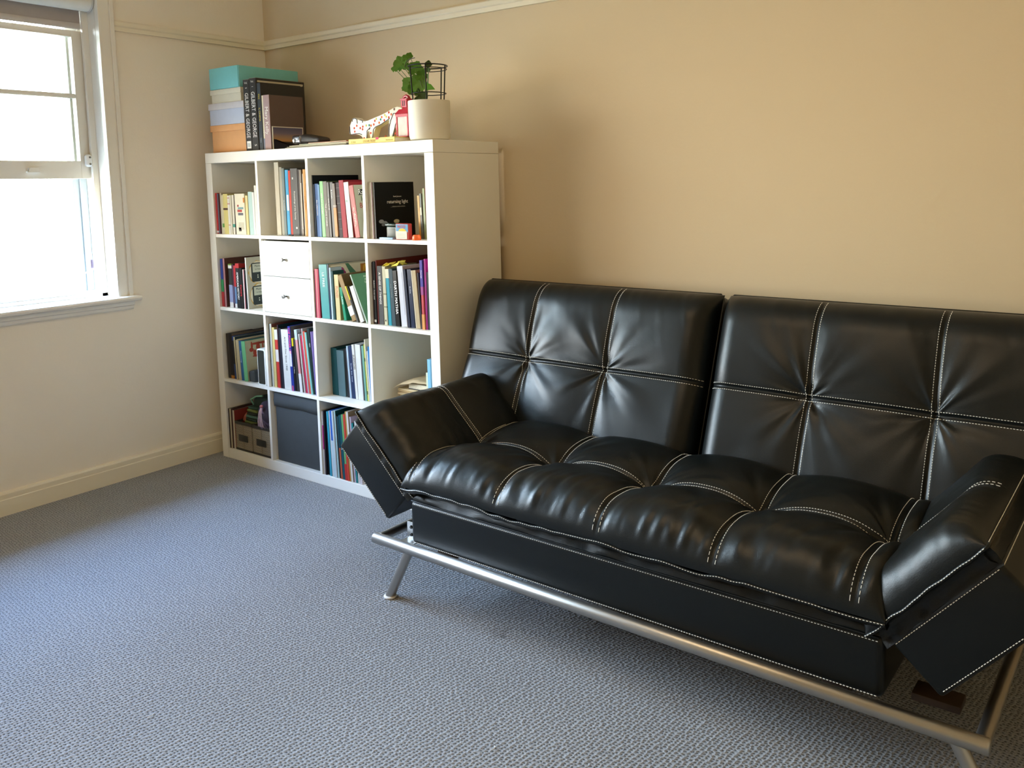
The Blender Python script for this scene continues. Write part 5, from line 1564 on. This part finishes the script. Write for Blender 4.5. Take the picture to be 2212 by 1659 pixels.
# ---- armrests, hinged at the base ends and tilted up
def armrest(T0, adir, seed, mirror):
    root = empty('armrest', (0, 0, 0)); root.parent = sofa
    a = np.array((adir[0], 0, adir[1])); a /= np.linalg.norm(a)
    n = np.array((-a[2], 0, a[0])) if mirror else np.array((a[2], 0, -a[0]))
    if n[2] < 0: n = -n
    T = np.array((T0[0], 0, T0[1]))
    L, TK, Y0, Y1 = .300, .138, .012, .60
    bm = bmesh.new()
    bm_box(bm, -.004, L, Y0, Y1, -TK, 0, .010, 4)
    for v in bm.verts:
        v.co = Vector(T + a * v.co.x + n * v.co.z + np.array((0, v.co.y, 0)))
    link('box_cover', bm_mesh('box_cover', bm, True, 50), M_LEATHER, root)
    c = Cushion((T, a, (0, 1, 0), n), (-.030, L + .012), (-.002, Y1 + .005), [], [.335], low=.088, up=.010, puff=.020,
                roll=(.12, .065, .085, .09), edge=(.038, .036, .036, .030), fold=.0, gather=(.010, .007, .009, 0), seed=seed, groove=.006, span=.24)
    o = c.build('arm_cushion', M_LEATHER, root)
    bm = bmesh.new()
    seam_pairs(c, bm)
    w = np.linspace(0, 1, 90)
    # welt round the cushion foot
    loop = [(-.030, c.b[0], .038)] + [(-.030 + (L + .042) * t, c.b[0] - .002, .036 + .003 * float(vnoise(t * 9, seed))) for t in w[1:-1]] + [(L + .012, c.b[0], .036)] + [(L + .014, c.b[0] + (c.b[1] - c.b[0]) * t, .036) for t in w[2:]]
    pts = [T + a * p[0] + np.array((0, p[1], 0)) + n * p[2] for p in loop]
    tube('welt', [tuple(p) for p in pts], .0038, M_LEATHER, root, 8)
    nf = 90
    line3(bm, [p + n * .0015 + np.array((0, -.0032, 0)) for p in pts[:nf]], np.array((0, -1, 0)) + n * .4)
    line3(bm, [p + n * .0035 + a * .002 for p in pts[nf:]], a + n * .6)
    # stitched edge of the box: front face and the outer end
    ft = [T + a * t + np.array((0, Y0 - .0002, 0)) - n * .010 for t in np.linspace(.004, L - .004, 40)]
    line3(bm, ft, (0, -1, 0))
    line3(bm, [T + a * (L + .0002) + np.array((0, y, 0)) - n * .010 for y in np.linspace(Y0 + .01, Y1 - .01, 60)], a)
    line3(bm, [T + a * t + np.array((0, Y0 - .0002, 0)) - n * (TK - .009) for t in np.linspace(.012, L - .012, 40)], (0, -1, 0))
    stitching(bm, o)
    # gathered leather between box and cushion
    A = np.linspace(-.02, L + .006, 90)
    P = np.zeros((90, 5, 3))
    for j, (dy, dn) in enumerate(((.002, .037), (.020, .030), (.024, .016), (.016, .004), (.013, -.008))):
        P[:, j] = T + A[:, None] * a + n * dn
        P[:, j, 1] = dy + .003 * vnoise(A * 40, A * 0 + j + seed)
    link('gusset', surf_mesh('gusset', P), M_LEATHER, root)
    Yg = np.linspace(.012, Y1, 60)
    P = np.zeros((60, 4, 3))
    for j, (da, dn) in enumerate(((.010, .036), (-.012, .026), (-.012, .012), (.0, -.004))):
        P[:, j] = T + (L + da) * a + n * dn
        P[:, j, 0] += a[0] * .003 * vnoise(Yg * 30, Yg * 0 + j + seed)
        P[:, j, 1] = Yg
    link('gusset', surf_mesh('gusset', P), M_LEATHER, root)


armrest((-.742, .350), (-.206, .194), 21, False)
armrest((.722, .338), (.2, .228), 33, True)

# ---- steel frame
fr_ = empty('steel_frame', (0, 0, 0)); fr_.parent = sofa
RZ, RR = .187, .0175
FX0, FX1, FY0, FY1 = -.872, .916, -.006, .70
tube('front_rail', [(FX0 - .004, FY0, RZ), (FX0, FY0, RZ), (FX1, FY0, RZ), (FX1 + .004, FY0, RZ)], [RR * .8, RR, RR, RR * .8], M_STEEL, fr_, 24)
tube('rear_rail', [(FX0, FY1, RZ), (FX1, FY1, RZ)], RR, M_STEEL, fr_, 20)
for x in (FX0 + .018, FX1 - .012):
    tube('side_rail', [(x, FY0 + .006, RZ + .002), (x, FY1, RZ + .002)], .0155, M_STEEL, fr_, 20)
M_WOOD = mat('pine_batten', '3E2C1C', .6, var=.25, vscale=14)
for x in (-.60, .60):
    box('cross_batten', x - .03, x + .03, .03, .68, .168, .194, M_WOOD, fr_, .003)
box('cross_batten', .745, .845, .10, .16, .168, .186, M_WOOD, fr_, .003)
M_ZINC = mat('zinc_plate', (.55, .55, .54), .35, 1.0, var=.1)
for x in (-.752,):
    pl_ = boxes('hinge_plate', [(x - .030, x + .026, .050, .054, .185, .245), (x - .030, x + .026, .016, .052, .186, .190)], M_ZINC, fr_, .001)
    for z in (.203, .228):
        lathe('bolt', [(0, .005), (.0045, .0045), (.006, .001), (.006, 0)], mat('black_bolt', (.05, .05, .05), .3, .8, var=0), pl_, 12, (x - .010, .050, z), (math.radians(90), 0, 0))
M_CAP = mat('white_foot', 'ECEAE4', .4, var=0)
for (xt, xf, yt_, yf_) in ((-.718, -.815, 0.0, -.004), (.850, .950, 0.0, -.004), (-.718, -.815, .66, .70), (.850, .950, .66, .70)):
    lg = tube('leg', [(xt, yt_, RZ), (xf, yf_, .006)], .0155, M_STEEL, fr_, 24)
    lathe('foot_cap', [(0, 0.0005), (.019, .0005), (.0215, .003), (.021, .006), (.0165, .009), (0, .009)], M_CAP, lg, 24, (xf, yf_, 0))
# parts deeper than allowed are flattened: frame members belong straight to the sofa
for o in list(fr_.children):
    o.parent = sofa
bpy.data.objects.remove(fr_)
sup_kids = list(sup.children)
for o in sup_kids: pass

# tiny white specks of lint on the carpet
for i, (x, y) in enumerate(((2.512, -.957), (1.717, -1.349))):
    e_ = empty('lint', (x, y, 0))
    tag(e_, ['white curl of lint on the carpet in front of the sofa', 'white curl of lint on the carpet nearer the window wall'][i], 'lint')
    tube('thread', [(0, 0, .002), (.004, .006, .004), (.002, .013, .003), (-.003, .018, .002)], .0009, mat('lint_white', 'F0F0EC', .8), e_, 6)
